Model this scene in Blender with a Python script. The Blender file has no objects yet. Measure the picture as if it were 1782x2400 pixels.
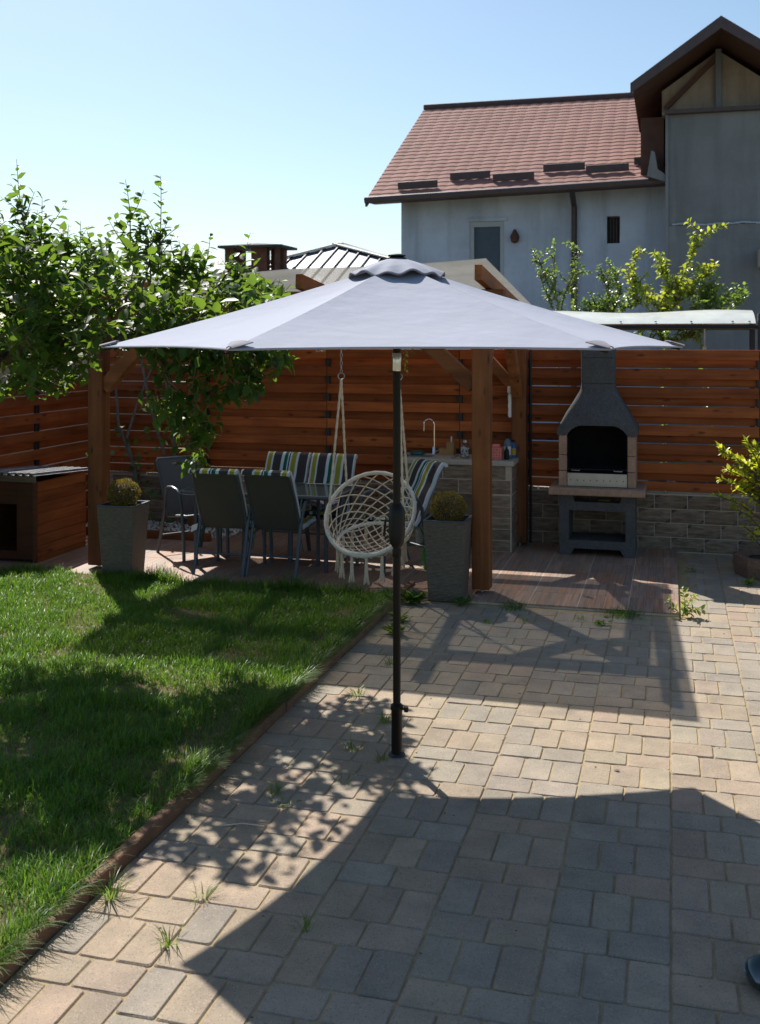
import bpy, bmesh, math, random
import numpy as np
from mathutils import Vector, Matrix, noise as mnoise

random.seed(7); RNG = np.random.default_rng(7)
R = math.radians
sc = bpy.context.scene
COL = sc.collection

# ------------------------------------------------------------------ camera, sky, sun, exposure
YAW = R(15.259)                      # the yard's depth axis is +Y; the camera is turned left by this much
EYE = 2.0
cam = bpy.data.cameras.new('camera'); cam_o = bpy.data.objects.new('camera', cam); COL.objects.link(cam_o)
cam_o.location = (0, 0, EYE); cam_o.rotation_euler = (R(90), 0, YAW)
cam.sensor_fit = 'HORIZONTAL'; cam.sensor_width = 36; cam.lens = 36*2500/1782
cam.shift_y = -(1200-795)/1782; cam.clip_start = .05; cam.clip_end = 600
sc.camera = cam_o
cam.dof.use_dof = True; cam.dof.focus_distance = 6.0; cam.dof.aperture_fstop = 6.3

SUNV = Vector((-.556, .709, 1.0)).normalized()
w = bpy.data.worlds.new('World'); sc.world = w; w.use_nodes = True
nt = w.node_tree; nt.nodes.clear()
wo = nt.nodes.new('ShaderNodeOutputWorld'); bg = nt.nodes.new('ShaderNodeBackground')
sky = nt.nodes.new('ShaderNodeTexSky'); sky.sky_type = 'NISHITA'; sky.sun_disc = False
sky.sun_elevation = math.asin(SUNV.z); sky.sun_rotation = math.atan2(SUNV.x, SUNV.y)
sky.altitude = 100; sky.air_density = 1.0; sky.dust_density = 0.9; sky.ozone_density = 0.3
tint = nt.nodes.new('ShaderNodeMix'); tint.data_type = 'RGBA'; tint.blend_type = 'MULTIPLY'
tint.inputs[0].default_value = 1.0; tint.inputs[7].default_value = (.93, 1.03, 1.05, 1)
bg.inputs[1].default_value = .082
nt.links.new(sky.outputs[0], tint.inputs[6]); nt.links.new(tint.outputs[2], bg.inputs[0]); nt.links.new(bg.outputs[0], wo.inputs[0])

sl = bpy.data.lights.new('sun', 'SUN'); so = bpy.data.objects.new('sun', sl); COL.objects.link(so)
sl.energy = 5.0; sl.angle = R(.53); sl.color = (1, .955, .87)
so.rotation_euler = (-SUNV).to_track_quat('-Z', 'Y').to_euler(); so.location = (-6, 8, 14)

sc.view_settings.view_transform = 'Standard'; sc.view_settings.look = 'None'
sc.view_settings.exposure = .62; sc.view_settings.gamma = 1; sc.view_settings.use_curve_mapping = False
sc.render.engine = 'CYCLES'
sc.cycles.max_bounces = 8; sc.cycles.transparent_max_bounces = 12; sc.cycles.use_denoising = True

CY, SY = math.cos(YAW), math.sin(YAW)
def cf(X, Y, Z):                     # metres right of / in front of the camera -> yard coordinates
    return (X*CY - Y*SY, X*SY + Y*CY, Z)

# ------------------------------------------------------------------ materials
def srgb(h):
    h = h.lstrip('#'); c = [int(h[i:i+2], 16)/255 for i in (0, 2, 4)]
    return tuple((x/12.92 if x <= .04045 else ((x+.055)/1.055)**2.4) for x in c)
class NT:
    def __init__(s, name):
        s.m = bpy.data.materials.new(name); s.m.use_nodes = True; s.t = s.m.node_tree; s.t.nodes.clear()
        s.out = s.n('OutputMaterial')
    def n(s, kind, **kw):
        nd = s.t.nodes.new('ShaderNode'+kind)
        for k, v in kw.items(): setattr(nd, k, v)
        return nd
    def put(s, sock, v):
        if hasattr(v, 'links') or isinstance(v, bpy.types.NodeSocket): s.t.links.new(v, sock)
        else:
            if isinstance(v, tuple) and len(v) == 3 and sock.type == 'RGBA': v = v+(1,)
            sock.default_value = v
    def mix(s, f, a, b, mode='MIX'):
        nd = s.n('Mix', data_type='RGBA', blend_type=mode); s.put(nd.inputs[0], f); s.put(nd.inputs[6], a); s.put(nd.inputs[7], b); return nd.outputs[2]
    def math(s, op, a, b=None, c=None, clamp=False):
        nd = s.n('Math', operation=op, use_clamp=clamp); s.put(nd.inputs[0], a)
        if b is not None: s.put(nd.inputs[1], b)
        if c is not None: s.put(nd.inputs[2], c)
        return nd.outputs[0]
    def ramp(s, f, stops, interp='LINEAR'):
        nd = s.n('ValToRGB'); cr = nd.color_ramp; cr.interpolation = interp
        while len(cr.elements) < len(stops): cr.elements.new(.5)
        for e, (p, c) in zip(cr.elements, stops):
            e.position = p; e.color = (c+(1,)) if isinstance(c, tuple) else (c, c, c, 1)
        s.put(nd.inputs[0], f); return nd.outputs[0]
    def obco(s, scale=(1, 1, 1), rand=0., geo=False):
        if geo: v = s.n('NewGeometry').outputs['Position']
        else: v = s.n('TexCoord').outputs['Object']
        if rand:
            oi = s.n('ObjectInfo').outputs['Random']
            a = s.n('VectorMath', operation='ADD'); cx = s.n('CombineXYZ')
            for i, k in enumerate((1, 1.7, 2.3)): s.put(cx.inputs[i], s.math('MULTIPLY', oi, rand*k))
            s.put(a.inputs[0], v); s.put(a.inputs[1], cx.outputs[0]); v = a.outputs[0]
        mp = s.n('Mapping'); s.put(mp.inputs[0], v); mp.inputs['Scale'].default_value = scale
        return mp.outputs[0]
    def noise(s, co, scale, detail=4, rough=.55):
        nd = s.n('TexNoise'); s.put(nd.inputs['Vector'], co); nd.inputs['Scale'].default_value = scale
        nd.inputs['Detail'].default_value = detail; nd.inputs['Roughness'].default_value = rough; return nd.outputs[0]
    def bump(s, h, strength=.3, dist=.01):
        nd = s.n('Bump'); nd.inputs['Strength'].default_value = strength; nd.inputs['Distance'].default_value = dist
        s.put(nd.inputs['Height'], h); return nd.outputs[0]
    def pbr(s, col, rough=.7, metal=0., normal=None, spec=.5, **kw):
        p = s.n('BsdfPrincipled'); s.put(p.inputs['Base Color'], col); s.put(p.inputs['Roughness'], rough); s.put(p.inputs['Metallic'], metal)
        p.inputs['Specular IOR Level'].default_value = spec
        if normal is not None: s.put(p.inputs['Normal'], normal)
        for k, v in kw.items(): s.put(p.inputs[k.replace('_', ' ')], v)
        return p.outputs[0]
    def done(s, sh): s.t.links.new(sh, s.out.inputs[0]); return s.m
def sca(c, k): return tuple(min(1, x*k) for x in c)

def plain(name, col, rough=.6, metal=0., var=.12, scale=8., bump=0., bscale=60., spec=.5, big=0., geo=False):
    s = NT(name); co = s.obco(rand=3., geo=geo)
    c = s.mix(s.ramp(s.noise(co, scale, 5), [(.3, 0.), (.7, 1.)]), sca(col, 1-var), sca(col, 1+var))
    if big: c = s.mix(s.ramp(s.noise(co, scale*.17, 3), [(.35, 0.), (.65, 1.)]), c, s.mix(1., c, sca((1, 1, 1), 1-big), 'MULTIPLY'))
    nm = s.bump(s.noise(co, bscale, 3), bump, .006) if bump else None
    return s.done(s.pbr(c, rough, metal, nm, spec))

def wood(name, dark, light, axis, fine=22., knots=True, rough=.62, spec=.22, weather=None):
    s = NT(name)
    st = [fine]*3; st[axis] = fine*.055
    co = s.obco(tuple(st), rand=31.)
    g = s.noise(co, 1.0, 7, .62)
    c = s.ramp(g, [(.30, dark), (.50, sca(tuple((a+b)/2 for a, b in zip(dark, light)), 1)), (.72, light)])
    b2 = s.obco(rand=17.); big = s.noise(b2, 2.3, 3)
    c = s.mix(s.ramp(big, [(.32, 0.), (.7, .75)]), c, s.mix(1., c, (.58, .52, .5), 'MULTIPLY'))
    orr = s.n('ObjectInfo').outputs['Random']; c = s.mix(orr, s.mix(1., c, (.66, .64, .62), 'MULTIPLY'), s.mix(1., c, (1.16, 1.18, 1.2), 'MULTIPLY'))
    if weather: c = s.mix(s.ramp(s.noise(b2, 1.1, 4), [(.48, 0.), (.75, .7)]), c, weather)
    if knots:
        ks = [13.]*3; ks[axis] = 4.6
        v = s.n('TexVoronoi', feature='F1'); s.put(v.inputs['Vector'], s.obco(tuple(ks), rand=13.)); v.inputs['Scale'].default_value = 1.; v.inputs['Randomness'].default_value = 1.
        k = s.ramp(v.outputs['Distance'], [(.07, 1.), (.16, .45), (.24, 0.)])
        keep = s.ramp(s.n('SeparateColor').outputs[0], [(0, 1.), (1, 1.)])
        sp = s.n('SeparateColor'); s.put(sp.inputs[0], v.outputs['Color'])
        k = s.math('MULTIPLY', k, s.math('GREATER_THAN', sp.outputs[0], .35))
        c = s.mix(s.math('MULTIPLY', k, .85), c, sca(dark, .28))
    nm = s.bump(g, .25, .004)
    return s.done(s.pbr(c, rough, 0., nm, spec))

FD, FL = (.25, .060, .016), (.52, .150, .042)
PD, PL = (.16, .056, .020), (.37, .142, .050)
M = {}
M['board_x'] = wood('stained_board_across', FD, FL, 0)
M['board_y'] = wood('stained_board_deep', FD, FL, 1)
M['post_x'] = wood('beam_wood_across', PD, PL, 0, 14)
M['post_y'] = wood('beam_wood_deep', PD, PL, 1, 14)
M['post_z'] = wood('post_wood', PD, PL, 2, 14)
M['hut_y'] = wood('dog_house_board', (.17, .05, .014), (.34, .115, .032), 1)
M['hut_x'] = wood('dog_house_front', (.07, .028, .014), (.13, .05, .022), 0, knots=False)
M['knife_wood'] = wood('light_wood', (.30, .17, .07), (.44, .27, .12), 2, 40, knots=False)
M['weather_wood'] = wood('weathered_plank', (.12, .10, .08), (.24, .19, .14), 0, 20)

M['sand'] = plain('joint_sand', (.34, .26, .15), .95, var=.22, scale=18, bump=.5, bscale=220, spec=.1, geo=True)
M['soil'] = plain('lawn_soil', (.13, .105, .055), .95, var=.35, scale=9, bump=.6, bscale=90, spec=.1, geo=True)
M['earth'] = plain('ground_earth', (.16, .15, .10), .95, var=.3, scale=.8, spec=.1, geo=True)

def paver_mat(name, attr):
    s = NT(name)
    base = s.n('Attribute', attribute_name='tint').outputs[0] if attr else s.n('ObjectInfo').outputs['Color']
    co = s.obco(geo=True)
    c = s.mix(s.ramp(s.noise(co, 7, 4), [(.3, 0.), (.72, 1.)]), s.mix(1., base, (.84, .84, .85), 'MULTIPLY'), s.mix(1., base, (1.14, 1.11, 1.09), 'MULTIPLY'))
    stain = s.ramp(s.noise(co, 2.1, 5, .7), [(.52, 0.), (.70, .55)])
    c = s.mix(stain, c, s.mix(1., c, (.66, .67, .72), 'MULTIPLY'))
    v = s.n('TexVoronoi'); s.put(v.inputs['Vector'], co); v.inputs['Scale'].default_value = 260
    sp = s.n('SeparateColor'); s.put(sp.inputs[0], v.outputs['Color'])
    c = s.mix(s.math('MULTIPLY', s.math('GREATER_THAN', sp.outputs[0], .95), .28), c, (.55, .50, .44))
    c = s.mix(s.math('MULTIPLY', s.math('LESS_THAN', sp.outputs[1], .10), .45), c, sca((.1, .09, .08), 1))
    h = s.math('ADD', s.noise(co, 210, 3), s.math('MULTIPLY', s.noise(co, 22, 3), 1.4))
    return s.done(s.pbr(c, .82, 0., s.bump(h, .45, .004), .25))
M['paver'] = paver_mat('paver_concrete', False); M['paver_attr'] = paver_mat('paver_concrete_far', True)
M['kerb'] = plain('kerb_concrete', (.20, .095, .05), .85, var=.25, scale=9, bump=.5, bscale=90, big=.3, geo=True)

def tile_mat():
    s = NT('wood_print_tile')
    co = s.n('TexCoord').outputs['Object']; sp = s.n('SeparateXYZ'); s.put(sp.inputs[0], co)
    rnd = s.n('ObjectInfo').outputs['Random']
    fl = s.math('FLOOR', s.math('MULTIPLY', s.math('ADD', sp.outputs[0], .1825), 1/.0608))
    wn = s.n('TexWhiteNoise', noise_dimensions='2D'); cx = s.n('CombineXYZ'); s.put(cx.inputs[0], fl); s.put(cx.inputs[1], s.math('MULTIPLY', s.math('FLOOR', s.math('MULTIPLY', rnd, 4.99)), 7.3)); s.put(wn.inputs['Vector'], cx.outputs[0])
    plank = s.ramp(wn.outputs['Value'], [(0., (.34, .22, .165)), (.4, (.40, .20, .12)), (.7, (.28, .20, .16)), (1., (.43, .265, .19))])
    g = s.noise(s.obco((70, 2.2, 1), rand=9.), 1., 6, .65)
    c = s.mix(s.ramp(g, [(.32, 0.), (.68, 1.)]), s.mix(1., plank, (.55, .53, .52), 'MULTIPLY'), s.mix(1., plank, (1.25, 1.25, 1.25), 'MULTIPLY'))
    fr = s.math('FRACT', s.math('MULTIPLY', s.math('ADD', sp.outputs[0], .1825), 1/.0608))
    ln = s.math('LESS_THAN', s.math('ABSOLUTE', s.math('SUBTRACT', fr, .5)), .47)
    c = s.mix(ln, s.mix(1., c, (.5, .48, .46), 'MULTIPLY'), c)
    d = s.ramp(s.noise(s.obco(geo=True), 1.4, 4), [(.45, 0.), (.75, .45)])
    c = s.mix(d, c, (.30, .27, .23))
    return s.done(s.pbr(c, .5, 0., s.bump(g, .2, .002), .4))
M['tile'] = tile_mat()
M['grout'] = plain('tile_grout', (.56, .46, .36), .9, var=.2, scale=12, geo=True)

def stone_mat(name, c0, c1):
    s = NT(name); co = s.obco((5, 5, 26), rand=21.)
    wv = s.noise(co, 1.6, 5, .6)
    oi = s.n('ObjectInfo').outputs['Random']
    base = s.mix(oi, c0, c1)
    c = s.mix(s.ramp(wv, [(.34, 0.), (.66, 1.)]), s.mix(1., base, (.62, .60, .58), 'MULTIPLY'), s.mix(1., base, (1.22, 1.2, 1.18), 'MULTIPLY'))
    return s.done(s.pbr(c, .85, 0., s.bump(wv, .9, .02), .25))
M['stone'] = stone_mat('stone_face', (.20, .148, .112), (.275, .21, .158))
M['mortar'] = plain('mortar', (.45, .37, .285), .9, var=.12, scale=20, geo=True)
M['coping'] = plain('coping_stone', (.30, .26, .22), .8, var=.2, scale=10, bump=.4)

M['dark_metal'] = plain('anthracite_metal', (.035, .037, .042), .45, .6, var=.15, scale=4)
M['pole_metal'] = plain('umbrella_pole_paint', (.010, .0075, .006), .40, .0, var=.1, scale=3, spec=.22)
M['chair_metal'] = plain('chair_frame_paint', (.075, .095, .118), .42, .35, var=.12, scale=5)
M['steel'] = plain('brushed_steel', (.40, .39, .37), .38, .9, var=.08, scale=14)
M['chrome'] = plain('chrome', (.72, .72, .72), .16, 1., var=.04)
M['black_plastic'] = plain('black_plastic', (.010, .010, .011), .45, var=.1, spec=.25)
M['soot'] = plain('soot_black', (.010, .010, .011), .92, var=.3, scale=9, spec=.1)
M['basalt'] = plain('dark_grain_concrete', (.095, .095, .10), .92, var=.28, scale=70, bump=.7, bscale=160, spec=.2, big=.15)
M['terra'] = plain('pink_grain_concrete', (.40, .255, .185), .88, var=.16, scale=60, bump=.5, bscale=150, spec=.2, big=.2)
M['sling'] = plain('sling_mesh_fabric', (.055, .052, .043), .75, var=.12, scale=220, bump=.4, bscale=400)
M['grey_sling'] = plain('grey_sling_mesh', (.085, .088, .098), .7, var=.1, scale=220, bump=.4, bscale=400)
M['green_tie'] = plain('green_tie', (.01, .10, .055), .8)
M['white_tag'] = plain('white_tag', (.7, .7, .68), .7)
M['rope'] = plain('cotton_cord', (.74, .60, .45), .9, var=.16, scale=60, bump=.6, bscale=260, spec=.1)
M['rope_white'] = plain('wrapped_hoop_cord', (.74, .67, .58), .85, var=.12, scale=50, bump=.7, bscale=180, spec=.1)
M['counter_top'] = plain('beige_worktop', (.40, .36, .31), .5, var=.1, scale=40)
M['sink_stone'] = plain('granite_sink', (.36, .32, .27), .5, var=.14, scale=120)
M['teal'] = plain('teal_plastic', (.01, .10, .085), .4)
M['pink'] = plain('pink_painted_metal', (.62, .17, .14), .5, var=.06)
M['hole'] = plain('dark_hole', (.03, .01, .01), .8)
M['blue'] = plain('blue_plastic', (.02, .10, .30), .35)
M['slate_blue'] = plain('grey_blue_plastic', (.10, .14, .20), .4)
M['label_white'] = plain('white_label', (.55, .55, .56), .6, var=.3, scale=45)
M['label_yellow'] = plain('yellow_label', (.45, .33, .03), .6)
M['white_plastic'] = plain('white_plastic', (.68, .68, .66), .45, var=.04)
M['lime'] = plain('green_plastic', (.02, .26, .03), .45)
M['bark'] = plain('bark', (.10, .075, .055), .9, var=.35, scale=24, bump=.9, bscale=55, spec=.15)
M['twig'] = plain('green_twig', (.13, .11, .05), .8, var=.2)
M['grey_stem'] = plain('grey_vine_stem', (.13, .12, .115), .9, var=.25, scale=20, bump=.6)
M['pot_soil'] = plain('potting_soil', (.05, .04, .03), .95, var=.4, scale=60, bump=.8)
M['pebble'] = plain('white_pebble', (.62, .61, .58), .8, var=.15)
M['roof_tin'] = plain('dog_house_sheet', (.19, .19, .21), .5, .3, var=.25, scale=7)
M['aggregate'] = plain('brown_aggregate', (.17, .10, .07), .9, var=.4, scale=70, bump=1., bscale=120)

def plaster(name, base, streak, k=.6, sc=1.):
    s = NT(name); co = s.obco(geo=True)
    c = s.mix(s.ramp(s.noise(co, .9*sc, 6, .65), [(.32, 0.), (.7, 1.)]), sca(base, .78), sca(base, 1.14))
    st = s.noise(s.obco((2.2, 2.2, .22), geo=True), 1.4*sc, 5, .6)
    c = s.mix(s.ramp(st, [(.46, 0.), (.72, k)]), c, streak)
    return s.done(s.pbr(c, .92, 0., s.bump(s.noise(co, 14, 5), .5, .02), .15))
M['plaster'] = plaster('pale_plaster', (.43, .505, .63), (.24, .28, .34), .75)
M['plaster_grey'] = plaster('raw_grey_render', (.225, .24, .255), (.13, .14, .15), .6)
M['gable_fill'] = plaster('brown_gable_board', (.34, .28, .22), (.20, .15, .11), .7, 2.)
M['shed_wall'] = plaster('beige_shed_wall', (.36, .31, .27), (.22, .18, .16), .5)
M['roof_red'] = plain('clay_red_tile', (.30, .160, .135), .85, var=.10, scale=5, big=.15, spec=.15, geo=True)
M['roof_edge'] = plain('dark_roof_trim', (.07, .05, .055), .6, var=.15)
M['roof_underside'] = plain('brown_soffit_board', (.085, .04, .028), .8, var=.25, scale=5)
M['pipe_brown'] = plain('brown_downpipe', (.045, .03, .03), .5)
M['window_frame'] = plain('white_window_frame', (.33, .37, .41), .5, var=.05)
M['seam_metal'] = plain('standing_seam_metal', (.17, .20, .26), .5, .3, var=.12, scale=2)
M['flash_metal'] = plain('bent_flashing', (.42, .39, .36), .36, .8, var=.2, scale=3)
M['seam'] = plain('seam_rib', (.10, .09, .09), .5, .4)
M['brick'] = plain('chimney_brick', (.12, .05, .032), .9, var=.35, scale=7, bump=.5, bscale=30)
M['cap'] = plain('chimney_cap_slab', (.045, .044, .046), .85, var=.2)

def glass_dark(name, col, rough=.06):
    s = NT(name); return s.done(s.pbr(col, rough, 0., None, .7))
M['pane'] = glass_dark('window_pane', (.035, .05, .07)); M['shutter'] = plain('blue_roller_blind', (.055, .085, .12), .7, var=.1)
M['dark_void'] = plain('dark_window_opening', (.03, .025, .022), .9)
M['dish'] = glass_dark('dark_green_glass', (.018, .035, .038), .08)
def jar_glass():
    s = NT('clear_jar_glass'); g = s.n('BsdfGlass'); g.inputs['Roughness'].default_value = .03; g.inputs['Color'].default_value = (.93, .97, 1, 1); g.inputs['IOR'].default_value = 1.3
    t = s.n('BsdfTransparent'); mx = s.n('MixShader'); mx.inputs[0].default_value = .55
    s.t.links.new(t.outputs[0], mx.inputs[1]); s.t.links.new(g.outputs[0], mx.inputs[2]); return s.done(mx.outputs[0])
M['jar'] = jar_glass()
def table_glass():
    s = NT('table_glass'); a = s.pbr((.085, .105, .10), .09, 0., None, .6); t = s.n('BsdfTransparent'); t.inputs[0].default_value = (.6, .68, .66, 1)
    mx = s.n('MixShader'); mx.inputs[0].default_value = .72; s.t.links.new(t.outputs[0], mx.inputs[1]); s.t.links.new(a, mx.inputs[2]); return s.done(mx.outputs[0])
M['table_glass'] = table_glass()
def fabric():
    s = NT('canopy_fabric'); co = s.obco(rand=2.)
    n = s.noise(co, 420, 2); c = s.mix(n, (.355, .372, .455), (.44, .462, .56))
    c = s.mix(s.ramp(s.noise(co, 1.6, 4), [(.4, 0.), (.75, .4)]), c, (.33, .338, .39))
    h = s.math('ADD', s.math('MULTIPLY', s.noise(s.obco((1.2, 1.2, 3.)), 3.1, 3), 1.), s.math('MULTIPLY', n, .02))
    nm = s.bump(h, .35, .03)
    d = s.pbr(c, .85, 0., nm, .2); t = s.n('BsdfTranslucent'); s.put(t.inputs[0], (.36, .33, .31, 1))
    mx = s.n('MixShader'); mx.inputs[0].default_value = .16; s.t.links.new(d, mx.inputs[1]); s.t.links.new(t.outputs[0], mx.inputs[2]); return s.done(mx.outputs[0])
M['canopy'] = fabric()
M['canopy_hem'] = plain('canopy_dark_hem', (.19, .18, .215), .85, var=.1, scale=20)
def sheet(name, col, tr, alpha, rough=.35, tl=0.):
    s = NT(name); co = s.obco(geo=True)
    c = s.mix(s.ramp(s.noise(co, 3., 5, .65), [(.35, 0.), (.7, 1.)]), sca(col, .82), sca(col, 1.1))
    d = s.pbr(c, rough, 0., None, .4); t = s.n('BsdfTransparent'); t.inputs[0].default_value = tr+(1,)
    if tl:
        q = s.n('BsdfTranslucent'); s.put(q.inputs[0], c); m2 = s.n('MixShader'); m2.inputs[0].default_value = tl; s.t.links.new(d, m2.inputs[1]); s.t.links.new(q.outputs[0], m2.inputs[2]); d = m2.outputs[0]
    mx = s.n('MixShader'); mx.inputs[0].default_value = alpha; s.t.links.new(t.outputs[0], mx.inputs[1]); s.t.links.new(d, mx.inputs[2]); return s.done(mx.outputs[0])
M['poly'] = sheet('cloudy_polycarbonate', (.46, .46, .44), (.90, .88, .85), .58, .4, .5)
M['swing_sheet'] = sheet('milky_plastic_sheet', (.62, .64, .61), (.9, .9, .88), .92, .3)
def leafmat(name, back=(.30, .42, .05), k=.38, rough=.32, spec=.5):
    s = NT(name); a = s.n('Attribute', attribute_name='tint').outputs[0]
    d = s.pbr(a, rough, 0., None, spec); t = s.n('BsdfTranslucent'); s.put(t.inputs[0], s.mix(.75, s.mix(1., a, (2.6, 2.6, 1.2), 'MULTIPLY'), back))
    mx = s.n('MixShader'); mx.inputs[0].default_value = k; s.t.links.new(d, mx.inputs[1]); s.t.links.new(t.outputs[0], mx.inputs[2]); return s.done(mx.outputs[0])
M['leaf'] = leafmat('plum_leaf', (.28, .42, .04), .40, .45, .3); M['leaf_yellow'] = leafmat('yellow_green_leaf', (.60, .62, .05), .46)
M['leaf_box'] = leafmat('boxwood_leaf', (.30, .24, .05), .25, .5); M['grass'] = leafmat('grass_blade', (.22, .38, .03), .42, .40, .35)
M['leaf_far'] = leafmat('garden_leaf', (.34, .46, .06), .42, .35)
def oleaf():
    s = NT('plum_leaf_single'); a = s.n('ObjectInfo').outputs['Color']
    d = s.pbr(a, .45, 0., None, .3); t = s.n('BsdfTranslucent'); s.put(t.inputs[0], s.mix(.75, s.mix(1., a, (2.6, 2.6, 1.2), 'MULTIPLY'), (.28, .42, .04)))
    mx = s.n('MixShader'); mx.inputs[0].default_value = .40; s.t.links.new(d, mx.inputs[1]); s.t.links.new(t.outputs[0], mx.inputs[2]); return s.done(mx.outputs[0])
M['leaf_obj'] = oleaf()
def wicker():
    s = NT('woven_rattan'); co = s.n('TexCoord').outputs['Object']; sp = s.n('SeparateXYZ'); s.put(sp.inputs[0], co)
    hx = s.math('ADD', sp.outputs[0], sp.outputs[1])
    row = s.math('FLOOR', s.math('MULTIPLY', sp.outputs[2], 1/.0105))
    ph = s.math('MULTIPLY', s.math('MODULO', row, 2.), .5)
    a = s.math('SINE', s.math('MULTIPLY', s.math('ADD', s.math('MULTIPLY', hx, 1/.034), ph), 6.2832))
    fz = s.math('FRACT', s.math('MULTIPLY', sp.outputs[2], 1/.0105))
    b = s.math('SINE', s.math('MULTIPLY', fz, 3.1416))
    h = s.math('ADD', s.math('MULTIPLY', a, .5), b)
    n = s.noise(s.obco((30, 30, 120), rand=5.), 1., 3)
    c = s.mix(s.ramp(n, [(.3, 0.), (.7, 1.)]), (.12, .098, .075), (.215, .18, .14))
    c = s.mix(s.ramp(fz, [(.0, .6), (.14, 0.), (.86, 0.), (1., .6)]), c, (.05, .042, .034))
    return s.done(s.pbr(c, .6, 0., s.bump(h, .8, .006), .35))
M['wicker'] = wicker()
def stripes():
    s = NT('striped_cushion'); sp = s.n('SeparateXYZ'); s.put(sp.inputs[0], s.n('TexCoord').outputs['Object'])
    f = s.math('ADD', s.math('MULTIPLY', sp.outputs[0], 1/.44), .5)
    br, wh, ol, gr, nv = (.05, .042, .047), (.50, .56, .62), (.27, .255, .03), (.008, .10, .075), (.015, .02, .07)
    st = [(0, wh), (.05, br), (.055, br), (.25, wh), (.30, ol), (.405, wh), (.44, nv), (.465, wh), (.49, gr), (.57, wh), (.635, br), (.82, wh), (.855, ol), (.945, wh)]
    c = s.ramp(f, st, 'CONSTANT')
    c = s.mix(.12, c, s.mix(1., c, s.ramp(s.noise(s.obco(), 300, 2), [(0, .4), (1, 1.4)]), 'MULTIPLY'))
    return s.done(s.pbr(c, .85, 0., s.bump(s.noise(s.obco(), 18, 3), .3, .01), .15))
M['cushion'] = stripes(); M['piping'] = plain('white_piping', (.5, .5, .47), .8)
def clothm():
    s = NT('printed_cloth'); n = s.noise(s.obco(rand=2.), 26, 3)
    return s.done(s.pbr(s.ramp(n, [(.42, (.42, .38, .55)), (.55, (.48, .44, .60)), (.60, (.22, .09, .20))]), .9, 0., s.bump(s.noise(s.obco(), 30, 3), .6, .02), .1))
M['cloth'] = clothm()

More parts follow.
